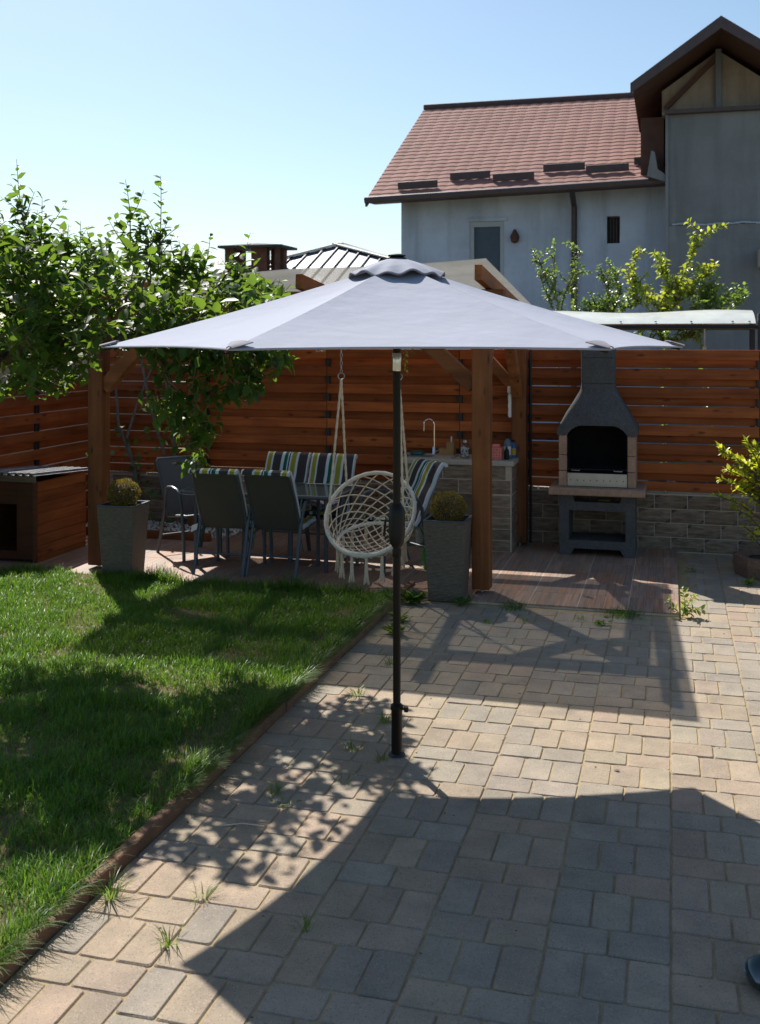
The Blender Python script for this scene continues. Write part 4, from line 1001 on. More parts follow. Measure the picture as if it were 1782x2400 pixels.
s2 = stone_mesh(.24, .124, 41).mesh('stone_block', M['stone'])
for r in range(2):
    for k in range(2): put('stone_block', s2, CT, (.545, -.09+k*.247, .60+r*.133), (0, 0, R(90)))
s3 = stone_mesh(.24, .098, 42).mesh('stone_block', M['stone'])
for r in range(5):
    for k in range(2): put('stone_block', s3, CT, (.545, -.09+k*.247, .055+r*.104), (0, 0, R(90)))
MB().bbox(-.36, .35, -.15, .23, .22, .245, .003).build('inner_shelf', M['slate_blue'], CT)
cz = .866
SK = thing('granite_sink', 'beige granite sink set into the stone counter', 'sink', (-2.27, 10.06, cz))
m = MB()
for x0, x1, y0, y1 in ((-.27, .27, -.16, -.12), (-.27, .27, .12, .20), (-.27, -.23, -.12, .12), (.07, .27, -.12, .12)): m.box(x0, x1, y0, y1, -.002, .010)
m.build('rim', M['sink_stone'], SK)
MB().box(-.23, .07, -.12, .12, -.0005, .003).build('basin', M['slate_blue'], SK)
FC = thing('kitchen_tap', 'tall chrome swan neck tap behind the granite sink', 'tap', (-2.235, 10.21, cz))
an = [(0, 0, 0), (0, 0, .2), (0, 0, .30)]+[(-.05+.05*math.cos(t), -.004, .30+.05*math.sin(t)) for t in np.linspace(.3, math.pi-.1, 8)]+[(-.101, -.006, .255), (-.103, -.006, .235)]
MB().tube(an, .0085, 8).build('spout', M['chrome'], FC, smooth=True)
MB().lathe([(.026, 0), (.024, .01), (.018, .02), (.018, .075), (.012, .085)], 14).build('body', M['chrome'], FC, smooth=True)
MB().tube([(.015, -.008, .03), (.07, -.02, .072)], .0055, 7).build('lever', M['chrome'], FC, smooth=True)
TD = MB().lathe([(.0, 0), (.06, 0), (.072, .012), (.07, .034), (.055, .04), (0, .04)], 20, cap=False).build('soap_dish', M['teal'], smooth=True); TD.location = (-2.40, 10.2, cz); tag(TD, 'round teal plastic dish beside the kitchen tap', 'dish')
KB = thing('knife_block', 'stepped light wood knife block with one knife on the counter', 'knife block', (-2.085, 10.18, cz))
MB().prism([(-.085, 0), (.06, 0), (.06, .135), (-.012, .135), (-.012, .075), (-.085, .075)], -.05, .05).build('block', M['knife_wood'], KB)
kn = MB().bbox(.022, .034, -.012, .012, .135, .19, .003).build('knife_handle', M['white_plastic'], KB)
JR = thing('jar', 'clear glass jar of sweets with a metal lid on the counter', 'jar', (-1.90, 10.05, cz))
MB().lathe([(.0, 0), (.040, 0), (.043, .01), (.043, .09), (.036, .12), (.025, .135), (.025, .15)], 20, cap=False).build('glass', M['jar'], JR, smooth=True)
m = MB()
for k in range(46):
    a, r_, z = random.uniform(0, 6.28), .033*math.sqrt(random.random()), random.uniform(.01, .098)
    m.lathe([(.001, -.009), (.008, -.005), (.009, .003), (.001, .009)], 6, (r_*math.cos(a), r_*math.sin(a), z))
m.build('contents', M['label_white'], JR)
MB().lathe([(.028, .148), (.028, .17), (.024, .173)], 18).build('lid', M['steel'], JR, smooth=True)
PB = thing('perforated_lantern', 'pink square lantern box with punched holes on the counter', 'lantern', (-1.59, 10.0, cz))
pb = MB().bbox(-.055, .055, -.05, .05, 0, .115, .004).build('body', M['pink'], PB)
MB().bbox(-.035, .035, -.03, .03, .1155, .145, .004).build('lid', M['pink'], PB)
m = MB()
for i in range(4):
    for j in range(4):
        x = -.038+i*.0253; z = .02+j*.025; r_ = .0055 if (i+j) % 2 else .0035
        m.tube([(x, -.0508, z), (x, -.049, z)], r_, 8)
m.build('punched_hole', M['hole'], pb)
m = MB().tube([(-.033, 0, .14), (-.03, 0, .18), (0, 0, .2), (.03, 0, .18), (.033, 0, .14)], .0025, 5); m.build('handle', M['dark_metal'], PB)
def bottle(name, label, u, v, r_, h, mat, lab, sq=False):
    t = thing(name, label, 'bottle', (u, v, cz)); MB().lathe([(r_*.95, 0), (r_, .008), (r_, h*.62), (r_*.9, h*.72), (r_*.42, h*.84), (r_*.38, h*.88)], 18).build('body', mat, t, smooth=True)
    MB().lathe([(r_*.45, h*.88), (r_*.45, h*.985), (r_*.38, h)], 14).build('cap', M['black_plastic'], t, smooth=True)
    def lb(a, b): an = R(-150+120*a-YAW*0); return ((r_+.0012)*math.cos(an), (r_+.0012)*math.sin(an), h*(.16+.38*b))
    MB().grid(lb, 10, 2, .0008).build('label', lab, t, smooth=True); return t
bottle('cleaner_bottle', 'grey blue bottle with a white label, tallest on the counter', -1.50, 10.12, .04, .215, M['slate_blue'], M['label_white'])
bottle('spray_bottle', 'dark bottle standing in front of the grey blue bottle on the counter', -1.495, 10.02, .024, .12, M['black_plastic'], M['black_plastic'])
bottle('blue_bottle', 'bright blue bottle with a yellow label beside the back post', -1.46, 10.2, .032, .17, M['blue'], M['label_yellow'])
SO = thing('socket_strip', 'white vertical strip of power sockets fixed to the back post', 'power socket', (-1.485, 10.24, 1.25))
MB().bbox(-.022, .008, -.04, .04, 0, .23, .006).build('housing', M['white_plastic'], SO)
MB().bbox(-.03, .006, -.042, .042, .232, .30, .008).build('switch_box', M['white_plastic'], SO)
m = MB()
for k in range(3): m.bbox(-.026, -.0215, -.03, .03, .012+.075*k, .062+.075*k, .002)
m.build('flap', M['white_plastic'], SO)
CN = MB().tube([(-1.315, 10.39, .02), (-1.315, 10.39, 1.9)], .011, 8).build('conduit', M['dark_metal'], smooth=True); tag(CN, 'thin dark vertical pipe on the fence beside the back post', 'pipe')
GC = thing('watering_can', 'bright green plastic watering can behind the right planter', 'watering can', (-1.98, 9.0, .02))
MB().lathe([(.075, 0), (.085, .01), (.085, .12), (.07, .16), (.05, .165)], 18).build('body', M['lime'], GC, smooth=True)
MB().tube([(.05, 0, .15), (.02, 0, .23), (-.05, 0, .23), (-.085, 0, .13), (-.085, 0, .06)], .011, 8).build('handle', M['lime'], GC, smooth=True)
MB().tube([(.07, 0, .05), (.14, 0, .13), (.19, 0, .2)], [.018, .014, .011], 8).build('spout', M['lime'], GC, smooth=True)

# ------------------------------------------------------------------ planters with clipped balls
BOXC = [(.15, .115, .014), (.20, .14, .016), (.10, .095, .014), (.26, .17, .02)]
def ball_leaves(r_, n):
    d = rvec(n); rr = r_*(.78+.22*RNG.random(n)**.6); rr *= 1+.05*np.sin(d[:, 0]*9)*np.sin(d[:, 2]*8+1)
    return d*rr[:, None]*np.array([1.04, 1.04, .92]), d+rvec(n)*.9
def planter(u, v, rz_, label, blabel, first=None, br=.132, bx=0.):
    if first is None:
        t = thing('tall_planter', label, 'planter', (u, v, .0), rz_, 'tall wicker planters'); z1 = .615
        a, b = .128, .165
        def rg(h, z, c=.006): return [(-h+c, -h, z), (h-c, -h, z), (h, -h+c, z), (h, h-c, z), (h-c, h, z), (-h+c, h, z), (-h, h-c, z), (-h, -h+c, z)]
        MB().loft([rg(a, 0), rg(b, z1), rg(b-.018, z1), rg(b-.024, z1-.06)], cap=False).build('body', M['wicker'], t)
        m = MB(); q = b-.009
        for p0, p1 in (((-b, -q), (b, -q)), ((b, -q), (b, q)), ((b, q), (-b, q)), ((-b, q), (-b, -q))):
            pass
        for x0, x1, y0, y1 in ((-b-.003, b+.003, -b-.003, -b+.021), (-b-.003, b+.003, b-.021, b+.003), (-b-.003, -b+.021, -b+.0215, b-.0215), (b-.021, b+.003, -b+.0215, b-.0215)): m.bbox(x0, x1, y0, y1, z1-.004, z1+.005, .002)
        m.build('rim', M['chair_metal'], t)
        MB().grid(lambda x, y: ((x-.5)*.28, (y-.5)*.28, z1-.05+.01*mnoise.noise(Vector((x*6, y*6, u)))), 10, 10).build('soil', M['pot_soil'], t, smooth=True)
    else:
        t = copy_tree(first); t.location = (u, v, 0); t.rotation_euler = (0, 0, rz_); t['label'] = label
    bl = thing('boxwood_ball', blabel, 'shrub', (u+bx, v, .70), 0, 'clipped boxwood balls in the planters')
    MB().tube([(0, 0, -.15), (0, 0, 0)], .008, 6).build('trunk', M['bark'], bl)
    for k in range(9):
        pass
    MB().lathe([(.001, -.72*br), (.5*br, -.55*br), (.74*br, -.1*br), (.66*br, .4*br), (.35*br, .66*br), (.001, .74*br)], 14, cap=False).build('dark_core', M['bark'], bl, smooth=True)  # solid dark core added behind the leaves for the crown's shaded depth
    P, Dv = ball_leaves(br, 4200); put('crown', leaves_mesh('crown', P, Dv, rvec(len(P)), RNG.uniform(.009, .015, len(P)), tints(len(P), BOXC, .22), M['leaf_box'], 1.2), bl)
    return t
pl1 = planter(-1.662, 8.10, R(0), 'tall woven planter touching the front post beside the paving', 'clipped brownish green boxwood ball in the planter beside the right front post')
planter(-4.45, 8.10, R(4), 'tall woven planter at the lawn edge beside the left front post', 'clipped olive boxwood ball in the planter beside the left front post', pl1)

# ------------------------------------------------------------------ dog house
DH = thing('dog_house', 'wooden dog house with a dark doorway and sheet metal roof', 'dog house', (-5.72, 8.7, 0))
x0, x1, y0, y1 = -6.03, -5.41, 8.28, 9.12
for k in range(8):
    zt = .735-k*.0955
    pl = MB().bbox(x1-.018, x1, y0+.03, y1, zt-.093 if k < 7 else zt-.06, zt, .003)
    pl.build('side_plank', M['hut_y'], DH, world=True)
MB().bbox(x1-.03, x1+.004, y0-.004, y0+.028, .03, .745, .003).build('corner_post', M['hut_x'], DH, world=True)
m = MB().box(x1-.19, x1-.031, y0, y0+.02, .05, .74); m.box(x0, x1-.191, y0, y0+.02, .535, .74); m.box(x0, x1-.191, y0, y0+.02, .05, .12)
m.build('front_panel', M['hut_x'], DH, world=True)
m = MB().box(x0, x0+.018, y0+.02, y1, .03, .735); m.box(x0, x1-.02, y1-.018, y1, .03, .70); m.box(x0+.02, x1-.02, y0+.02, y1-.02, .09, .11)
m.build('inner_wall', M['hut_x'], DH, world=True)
MB().bbox(x0-.01, x1+.008, y0-.012, y0-.004, .735, .79, .002).build('fascia', M['weather_wood'], DH, world=True)
def drf(a, b):
    x = x0-.02+a*(x1-x0+.04); y = y0-.05+b*(y1-y0+.1); c_ = (a*9) % 1; rib_ = .022*min(1, max(0, 3-abs(c_-.5)*12)); return (x, y, .80-.055*b+rib_)
MB().grid(drf, 108, 2, .004).build('roof_sheet', M['roof_tin'], DH, world=True)

# ------------------------------------------------------------------ white gravel bed with vine stems against the fence
gb = MB().bbox(-6.0, -4.35, 9.62, 9.66, .02, .10, .004).build('edging_board', M['post_x']); tag(gb, 'low timber edging board of the gravel bed by the fence corner', 'edging')
n = 900; pp = np.c_[RNG.uniform(-5.98, -4.2, n), RNG.uniform(9.68, 10.38, n), np.full(n, .055)]
oc = np.array([(1, 0, 0), (-1, 0, 0), (0, 1, 0), (0, -1, 0), (0, 0, .7), (0, 0, -.7)]); ot = np.array([(0, 2, 4), (2, 1, 4), (1, 3, 4), (3, 0, 4), (2, 0, 5), (1, 2, 5), (3, 1, 5), (0, 3, 5)])
Vv = (pp[:, None]+oc[None]*RNG.uniform(.012, .024, (n, 1, 1))).reshape(-1, 3); Tt = (ot[None]+6*np.arange(n)[:, None, None]).reshape(-1, 3)
o = put('gravel', np_mesh('gravel', Vv, Tt, M['pebble'])); o['kind'] = 'stuff'
VN = [[(-5.55, 10.3, .05), (-5.5, 10.28, .5), (-5.62, 10.3, .95), (-5.5, 10.3, 1.3), (-5.3, 10.3, 1.75)], [(-5.45, 10.32, .05), (-5.52, 10.3, .6), (-5.72, 10.3, 1.1), (-5.75, 10.3, 1.5)], [(-5.1, 10.3, .05), (-5.15, 10.3, .7), (-5.35, 10.3, 1.3), (-5.45, 10.3, 1.8)], [(-4.95, 10.3, .05), (-5.05, 10.3, .8), (-5.15, 10.3, 1.5), (-5.18, 10.3, 1.9)]]
VT = thing('climbing_vine', 'bare grey climbing stems with a few dark leaves against the fence corner', 'climbing plant', (-5.3, 10.3, .03))
m = MB()
for st in VN: m.tube([Vector(p)-Vector((-5.3, 10.3, .03)) for p in st], [.022, .018, .016, .013, .010][:len(st)], 7)
m.build('stem', M['grey_stem'], VT, smooth=True)
n = 130; P = np.c_[RNG.normal(.0, .42, n), RNG.normal(-.22, .16, n), np.abs(RNG.normal(.45, .42, n))+.02]
put('foliage', leaves_mesh('foliage', P, rvec(n)+np.array([0, -.6, -.2]), np.array([[0, -.6, .8]])+rvec(n)*.4, RNG.uniform(.05, .09, n), tints(n, GR), M['leaf_far'], 1.5, True), VT)

# ------------------------------------------------------------------ plum tree
PT = thing('plum_tree', 'leafy green plum tree spreading over the lawn and the left pergola post', 'tree', (-5.25, 6.35, .03))
T0 = Vector((-5.25, 6.35, .03)); TK = .93
def cv(X, Y, Z): return Vector(cf(X*TK, Y*TK, EYE+(Z-EYE)*TK))
limbs = [
    ([T0, T0+Vector((.05, .02, .7)), T0+Vector((.12, .1, 1.35)), cv(-2.95, 7.8, 1.75)], .085, .065),
    ([cv(-2.95, 7.8, 1.75), cv(-2.55, 7.65, 1.95), cv(-2.25, 7.55, 1.98), cv(-1.9, 7.5, 2.02), cv(-1.45, 7.5, 2.0), cv(-1.0, 7.5, 2.12)], .055, .016),
    ([cv(-2.55, 7.65, 1.95), cv(-2.35, 7.5, 2.2), cv(-2.28, 7.4, 2.45)], .022, .007),
    ([cv(-2.95, 7.8, 1.75), cv(-2.8, 7.6, 2.1), cv(-2.7, 7.5, 2.4)], .026, .008),
    ([cv(-1.9, 7.5, 2.02), cv(-1.75, 7.3, 2.25), cv(-1.62, 7.2, 2.45)], .018, .006),
    ([cv(-1.45, 7.5, 2.0), cv(-1.25, 7.6, 2.25), cv(-1.05, 7.5, 2.5)], .02, .006),
    ([cv(-1.7, 7.5, 2.0), cv(-1.5, 7.45, 1.8), cv(-1.38, 7.4, 1.5), cv(-1.33, 7.4, 1.25)], .016, .005),
    ([cv(-1.45, 7.5, 2.0), cv(-1.15, 7.4, 1.9), cv(-.85, 7.4, 1.92)], .014, .005),
    ([cv(-2.7, 7.7, 1.9), cv(-2.6, 7.2, 1.85), cv(-2.5, 6.8, 1.8)], .022, .007),
    ([cv(-3.1, 7.8, 1.8), cv(-3.3, 7.4, 2.2), cv(-3.4, 7.2, 2.5)], .026, .008),
]
def bend(pts, n=5):
    out = []
    for i in range(len(pts)-1):
        for k in range(n): out.append(pts[i].lerp(pts[i+1], k/n)+Vector(rvec(1)[0])*.012)
    return out+[pts[-1]]
tm = MB()
for k, (pts, r0, r1) in enumerate(limbs):
    q = bend(pts); tm.tube([p-T0 for p in q], [r0+(r1-r0)*i/(len(q)-1) for i in range(len(q))], 9 if k == 0 else 7)
tm.build('trunk', M['bark'], PT, smooth=True)
LP, LD, LU, LS = [], [], [], []
tw = MB()
def shoot(pts, spacing=.026, size=.066, r=.0055):
    tw.tube([p-T0 for p in pts], [r*(1-.75*i/(len(pts)-1)) for i in range(len(pts))], 5)
    seg = [(pts[i+1]-pts[i]).length for i in range(len(pts)-1)]; L = sum(seg); n = int(L/spacing); ph = random.uniform(0, 6.28)
    for k in range(n):
        s_ = (k+.5)*spacing; i = 0
        while i < len(seg)-1 and s_ > seg[i]: s_ -= seg[i]; i += 1
        q = pts[i].lerp(pts[i+1], min(1, s_/seg[i])); td = (pts[i+1]-pts[i]).normalized(); o1 = td.orthogonal().normalized(); o2 = td.cross(o1); ang = ph+k*2.4
        d = o1*math.cos(ang)+o2*math.sin(ang)+td*random.uniform(.3, .9)+Vector((0, 0, random.uniform(-.5, .15)))
        LP.append(q-T0); LD.append(d); LU.append(Vector((0, 0, 1))+Vector(rvec(1)[0])*.45); LS.append(size*random.uniform(.6, 1.15)*(1-.35*(k/n)**3))
def curve(a, b, sag=.05, n=6):
    mid = (a+b)/2+Vector(rvec(1)[0])*sag; return [(a*(1-t)**2+mid*2*t*(1-t)+b*t*t) for t in [k/n for k in range(n+1)]]
# tall water sprouts that make the skyline (metres right, ahead, up)
sprouts = [((-2.35, 7.2, 2.5), (-2.42, 7.1, 3.20)), ((-2.30, 7.2, 2.45), (-2.25, 7.1, 2.95)), ((-1.72, 7.3, 2.5), (-1.72, 7.2, 3.08)), ((-1.50, 7.2, 2.45), (-1.46, 7.1, 3.09)), ((-1.55, 7.2, 2.4), (-1.60, 7.1, 2.85)),
           ((-1.28, 7.3, 2.3), (-1.16, 7.3, 2.73)), ((-1.05, 7.5, 2.2), (-.90, 7.4, 2.74)), ((-2.6, 7.4, 2.4), (-2.62, 7.3, 2.92)), ((-2.0, 7.3, 2.3), (-2.02, 7.2, 2.80)), ((-1.85, 7.2, 2.35), (-1.95, 7.1, 2.72)),
           ((-1.0, 7.5, 2.15), (-.72, 7.4, 2.42)), ((-.95, 7.5, 2.12), (-.62, 7.4, 2.38)), ((-2.9, 7.6, 2.4), (-2.95, 7.5, 2.95)), ((-2.15, 7.3, 2.5), (-2.1, 7.2, 2.78)), ((-1.38, 7.2, 2.3), (-1.34, 7.1, 2.66))]
for a, b in sprouts:
    shoot(curve(cv(*a), cv(*b), .06), .024, .088)
    for k in range(6):
        p = cv(*a).lerp(cv(*b), random.uniform(.05, .5)); shoot(curve(p, p+Vector((random.uniform(-.16, .16), random.uniform(-.16, .16), random.uniform(.1, .24))), .03), .026, .088, .004)
# crown mass, in metres right / up on a plane 7.4 m ahead, spread 0.7 m either way
mass = [(-3.3, 2.75), (-2.62, 2.78), (-2.25, 2.62), (-1.98, 2.68), (-1.7, 2.62), (-1.35, 2.55), (-1.15, 2.42), (-.95, 2.4), (-.62, 2.28), (-.60, 2.18), (-1.0, 2.1), (-1.3, 1.95), (-1.75, 1.88), (-2.05, 1.86), (-2.25, 1.70), (-2.6, 1.60), (-3.3, 1.60)]
drp = [(-1.75, 1.98), (-.72, 1.95), (-.64, 1.84), (-.9, 1.66), (-1.08, 1.52), (-1.2, 1.32), (-1.24, 1.14), (-1.36, 1.12), (-1.46, 1.4), (-1.62, 1.55), (-1.56, 1.82)]
def inside(p, poly):
    x, y = p; c = False; j = len(poly)-1
    for i in range(len(poly)):
        xi, yi = poly[i]; xj, yj = poly[j]
        if (yi > y) != (yj > y) and x < (xj-xi)*(y-yi)/(yj-yi)+xi: c = not c
        j = i
    return c
def fill(poly, n, dep, spread, dirf, ln, sp=.028, size=.064, cut=-1.):
    xs = [p[0] for p in poly]; zs = [p[1] for p in poly]; k = 0
    while k < n:
        x, z = random.uniform(min(xs), max(xs)), random.uniform(min(zs), max(zs))
        if not inside((x, z), poly): continue
        y = dep+random.uniform(-1.5, 1.5)*spread
        if mnoise.noise(Vector((x*2.0, y*1.8, z*.9+4.))) < cut: continue
        p = cv(x, y, z); d = dirf(x, z); L = random.uniform(*ln)
        shoot(curve(p-d*L*.5, p+d*L*.5, .04), sp, size, .004); k += 1
def dir_up(x, z): return Vector((random.gauss(0, .55), random.gauss(0, .5), random.gauss(.55, .4))).normalized()
def dir_dn(x, z): return Vector((random.gauss(.05, .4), random.gauss(-.1, .4), random.gauss(-.55, .45))).normalized()
fill(mass, 860, 7.4, .60, dir_up, (.13, .28), .028, .102, -.04)
fill([(-3.3, 2.5), (-2.1, 2.5), (-1.7, 2.2), (-1.9, 1.95), (-2.3, 1.75), (-3.3, 1.7)], 120, 7.9, .25, dir_up, (.14, .28), .028, .095)
fill(drp, 120, 7.45, .16, dir_dn, (.12, .24), .030, .098)
fill([(-1.2, 1.97), (-.62, 1.96), (-.60, 1.84), (-.85, 1.74), (-1.2, 1.8)], 26, 7.45, .14, dir_dn, (.1, .2), .030, .092)
tw.build('twig', M['twig'], PT)['kind'] = 'stuff'
LP, LD, LU, LS = (np.array([tuple(v) for v in q]) if i < 3 else np.array(q) for i, q in enumerate((LP, LD, LU, LS)))
PLC = [(.019, .060, .014), (.028, .080, .016), (.015, .046, .014), (.042, .105, .018), (.024, .068, .016)]
LC = tints(len(LP), PLC, .16)
Wp = LP+np.array(T0); dist = -Wp[:, 0]*SY+Wp[:, 1]*CY; order = np.argsort(dist); one = np.zeros(len(LP), bool)
sx_ = (Wp[:, 0]*CY+Wp[:, 1]*SY)/dist
vis = [i for i in order if sx_[i] > -.35][:300]; one[vis] = True
put('foliage', leaves_mesh('foliage', LP[~one], LD[~one], LU[~one], LS[~one], LC[~one], M['leaf'], 1.05, True), PT)['kind'] = 'stuff'
lme = np_mesh('leaf', LEAF_V*np.array([1.05, 1, 1]), LEAF_T, M['leaf_obj'], None, True)
X_, Y_, Z_ = leaf_frames(LP[one], LD[one], LU[one], LS[one])
for p, x, y, z, s_, c in zip(LP[one], X_, Y_, Z_, LS[one], LC[one]):
    o = put('leaf', lme, PT); o.matrix_local = Matrix(((x[0]*s_, y[0]*s_, z[0]*s_, p[0]), (x[1]*s_, y[1]*s_, z[1]*s_, p[1]), (x[2]*s_, y[2]*s_, z[2]*s_, p[2]), (0, 0, 0, 1))); o.color = tuple(c)+(1,)

# ------------------------------------------------------------------ shrubs beyond the fence, right hand shrub
def vlist(base, *tips): return base
GF = [(.05, .12, .02), (.075, .16, .025), (.035, .09, .02), (.10, .19, .03)]
GY = [(.10, .19, .02), (.15, .24, .025), (.07, .15, .02), (.20, .22, .04)]
def garden_shrub(name, label, u, v, shoots, dens, size, cols, mat, grp=None, z0=0.):
    base = (u, v, z0); sts = []
    for s_ in shoots:
        p = [Vector(q)-Vector(base) for q in s_]; out = [p[0]]
        for i in range(len(p)-1):
            for k in range(1, 4): out.append(p[i].lerp(p[i+1], k/3)+Vector(rvec(1)[0])*.02)
        sts.append(out)
    return sprig(name, label, 'shrub', base, sts, dens, size, cols, mat, M['twig'], .011, grp, .35, 1.05, .02)
def W(px, py, v=12.6):       # metres on the plane v = const behind the fence
    k = (px-891)/2500; Y = v/(k*SY+CY); return (k*Y*CY-Y*SY, v, EYE-(py-795)/2500*Y)
def bush(name, label, base_px, tips, v, side, dens, size, cols, mat, grp):
    b = W(base_px, 830, v); b = (b[0], v, 0); sh = []
    for path in tips:
        pts = [W(x, y, v+random.uniform(-.25, .25)) for x, y in path]; sh.append([(b[0]*.5+pts[0][0]*.5, v, 1.0)]+pts if False else pts)
        for k in range(side):
            i = random.randrange(len(pts)-1); t = random.random(); q = Vector(pts[i]).lerp(Vector(pts[i+1]), t)
            sh.append([tuple(q), tuple(q+Vector((random.uniform(-.16, .16), random.uniform(-.18, .18), random.uniform(.0, .18))))])
    sh.append([b, tuple((Vector(b)+Vector(sh[0][0]))/2), sh[0][0]])
    return garden_shrub(name, label, b[0], v, sh, dens, size, cols, mat, grp)
GS = 'leafy shrubs beyond the fence'
bush('rose_bush', 'airy upright rose bush beyond the fence, nearest the parasol', 1310, [[(1310, 740), (1298, 660), (1296, 560)], [(1300, 690), (1268, 620), (1248, 612)], [(1315, 730), (1340, 650), (1362, 592)], [(1296, 720), (1280, 680), (1262, 640)], [(1345, 735), (1352, 660), (1348, 570)]], 12.9, 9, 62, .05, GF, M['leaf_far'], GS)
bush('garden_bush', 'low round leaning bush beyond the fence beside the dark downpipe', 1420, [[(1430, 745), (1425, 680), (1410, 640)], [(1430, 740), (1400, 720), (1370, 710)], [(1435, 735), (1455, 690), (1448, 640)], [(1440, 740), (1480, 715), (1500, 700)], [(1410, 740), (1390, 730), (1345, 735)]], 12.8, 16, 70, .052, GF, M['leaf_far'], GS)
bush('cherry_sapling', 'young cherry tree with a long arching yellow tipped branch beyond the fence', 1560, [[(1555, 745), (1580, 690), (1605, 640), (1625, 590), (1650, 550), (1700, 527)], [(1580, 690), (1560, 640), (1540, 595)], [(1600, 700), (1640, 660), (1675, 620)], [(1490, 720), (1487, 650), (1488, 588)], [(1560, 735), (1520, 700), (1500, 680)], [(1565, 735), (1600, 700), (1625, 690)], [(1540, 740), (1560, 690), (1590, 655)]], 12.7, 11, 66, .072, GY, M['leaf_yellow'], GS)
bush('leafy_shrub', 'spreading shrub behind the white swing canopy, at the far right', 1680, [[(1640, 745), (1670, 715), (1700, 700)], [(1660, 740), (1720, 715), (1752, 690)], [(1650, 745), (1660, 690), (1665, 672)], [(1600, 745), (1630, 720), (1650, 705)], [(1560, 800), (1610, 790), (1640, 795)], [(1500, 790), (1540, 800), (1590, 815)]], 12.6, 12, 66, .06, GF, M['leaf_far'], GS)

RP = thing('flower_ring', 'brown exposed aggregate planting ring round the shrub trunk', 'planter', (.86, 9.62, 0))
n = 10
MB().lathe([(.25, 0), (.33, .0), (.35, .1), (.345, .16), (.30, .17), (.26, .12)], 8, cap=False).build('ring', M['aggregate'], RP)
MB().lathe([(.27, .11), (.001, .12)], 8, cap=False).build('soil', M['pot_soil'], RP)
RS_ = thing('yellow_shrub', 'sunlit yellow green shrub on a thin trunk at the right edge', 'shrub', (.80, 9.62, .11))
st = [[(0, 0, 0), (-.02, 0, .3), (.0, .0, .6)]]
ends = []
for k in range(70):
    z = random.uniform(.40, .72); a = random.uniform(0, 6.28); r_ = random.uniform(.15, .42); q = Vector((r_*math.cos(a), r_*math.sin(a)*.8, random.uniform(.05, .42)))
    st.append([(0, 0, z), tuple(Vector((0, 0, z))+q*.5+Vector((0, 0, .03))), tuple(Vector((0, 0, z))+q)])
for (dx, dz) in ((-.44, .56), (-.40, .70), (-.34, .78), (-.30, .46), (-.2, .30), (-.14, .22)):
    st.append([(0, 0, max(.2, dz-.25)), (dx*.5, -.03, dz-.08), (dx, -.05, dz)])
m = MB()
P, Dv, S = [], [], []
for s_ in st:
    pts = [Vector(p) for p in s_]; m.tube(pts, [.012, .008, .004] if s_ is not st[0] else [.022, .018, .012], 6)
    if s_ is st[0]: continue
    L = (pts[-1]-pts[0]).length; nn = int(L/.011)
    for k in range(nn):
        t = (k+1)/nn; q = pts[0].lerp(pts[1], t*2) if t < .5 else pts[1].lerp(pts[2], t*2-1)
        if t < .25: continue
        P.append(q); Dv.append((pts[2]-pts[1]).normalized()*.7+Vector(rvec(1)[0])*.9+Vector((0, 0, .2))); S.append(random.uniform(.038, .068))
m.build('trunk', M['bark'], RS_, smooth=True)
put('crown', leaves_mesh('crown', P, Dv, np.array([[0, 0, 1.]])+rvec(len(P))*.5, S, tints(len(P), [(.36, .42, .02), (.48, .48, .03), (.22, .33, .02), (.55, .52, .06)], .2), M['leaf_yellow'], .95, True), RS_)

# ------------------------------------------------------------------ grass and weeds
def blades(pos, h, lean, width, col, az=None):
    n = len(pos); az = RNG.uniform(0, 2*np.pi, n) if az is None else az
    d = np.c_[np.cos(az), np.sin(az), np.zeros(n)]; p = np.c_[-d[:, 1], d[:, 0], np.zeros(n)]; z = np.array([0, 0, 1.])
    V = np.zeros((n, 7, 3)); fr = [(0, 1.), (.45, .85), (.8, .55), (1., 0)]
    for i, (t, wd) in enumerate(fr):
        c = pos+z*(h*(t-.35*lean*t*t))[:, None]+d*(h*lean*t**1.8)[:, None]
        if i < 3: V[:, 2*i] = c-p*(width*wd/2)[:, None]; V[:, 2*i+1] = c+p*(width*wd/2)[:, None]
        else: V[:, 6] = c
    T = np.array([(0, 1, 3), (0, 3, 2), (2, 3, 5), (2, 5, 4), (4, 5, 6)]); T = (T[None]+7*np.arange(n)[:, None, None]).reshape(-1, 3)
    dk = np.repeat(col[:, None, :], 7, 1)
    return V.reshape(-1, 3), T, dk.reshape(-1, 3)
def vnoise(x, y, f, s): return np.array([mnoise.noise(Vector((a*f, b*f, s))) for a, b in zip(x, y)])
N = 240000
u = RNG.uniform(-6.02, -2.04, N); v = RNG.uniform(2.0, 7.97, N)
X = u*CY+v*SY; Y = -u*SY+v*CY; keep = (X/Y > -.385); u, v = u[keep], v[keep]
gx_, gy_ = np.linspace(-6.1, -2, 90), np.linspace(1.9, 8.05, 130)
G1 = np.array([[mnoise.noise(Vector((a*2.1, b*2.1, 5.))) for a in gx_] for b in gy_]); G2 = np.array([[mnoise.noise(Vector((a*5.5, b*5.5, 9.))) for a in gx_] for b in gy_]); G3 = np.array([[lawn_z(a, b) for a in gx_] for b in gy_])
def samp(G, u, v):
    i = np.clip(((u-gx_[0])/(gx_[-1]-gx_[0])*(len(gx_)-1)).astype(int), 0, len(gx_)-1); j = np.clip(((v-gy_[0])/(gy_[-1]-gy_[0])*(len(gy_)-1)).astype(int), 0, len(gy_)-1); return G[j, i]
n1, n2 = samp(G1, u, v), samp(G2, u, v)
keep = RNG.random(len(u)) < np.clip(.80+n1*.9+n2*.55, .10, 1.); u, v, n1, n2 = u[keep], v[keep], n1[keep], n2[keep]
h = np.clip((.055+.030*n1+.028*n2)*RNG.uniform(.6, 1.35, len(u)), .022, .13)
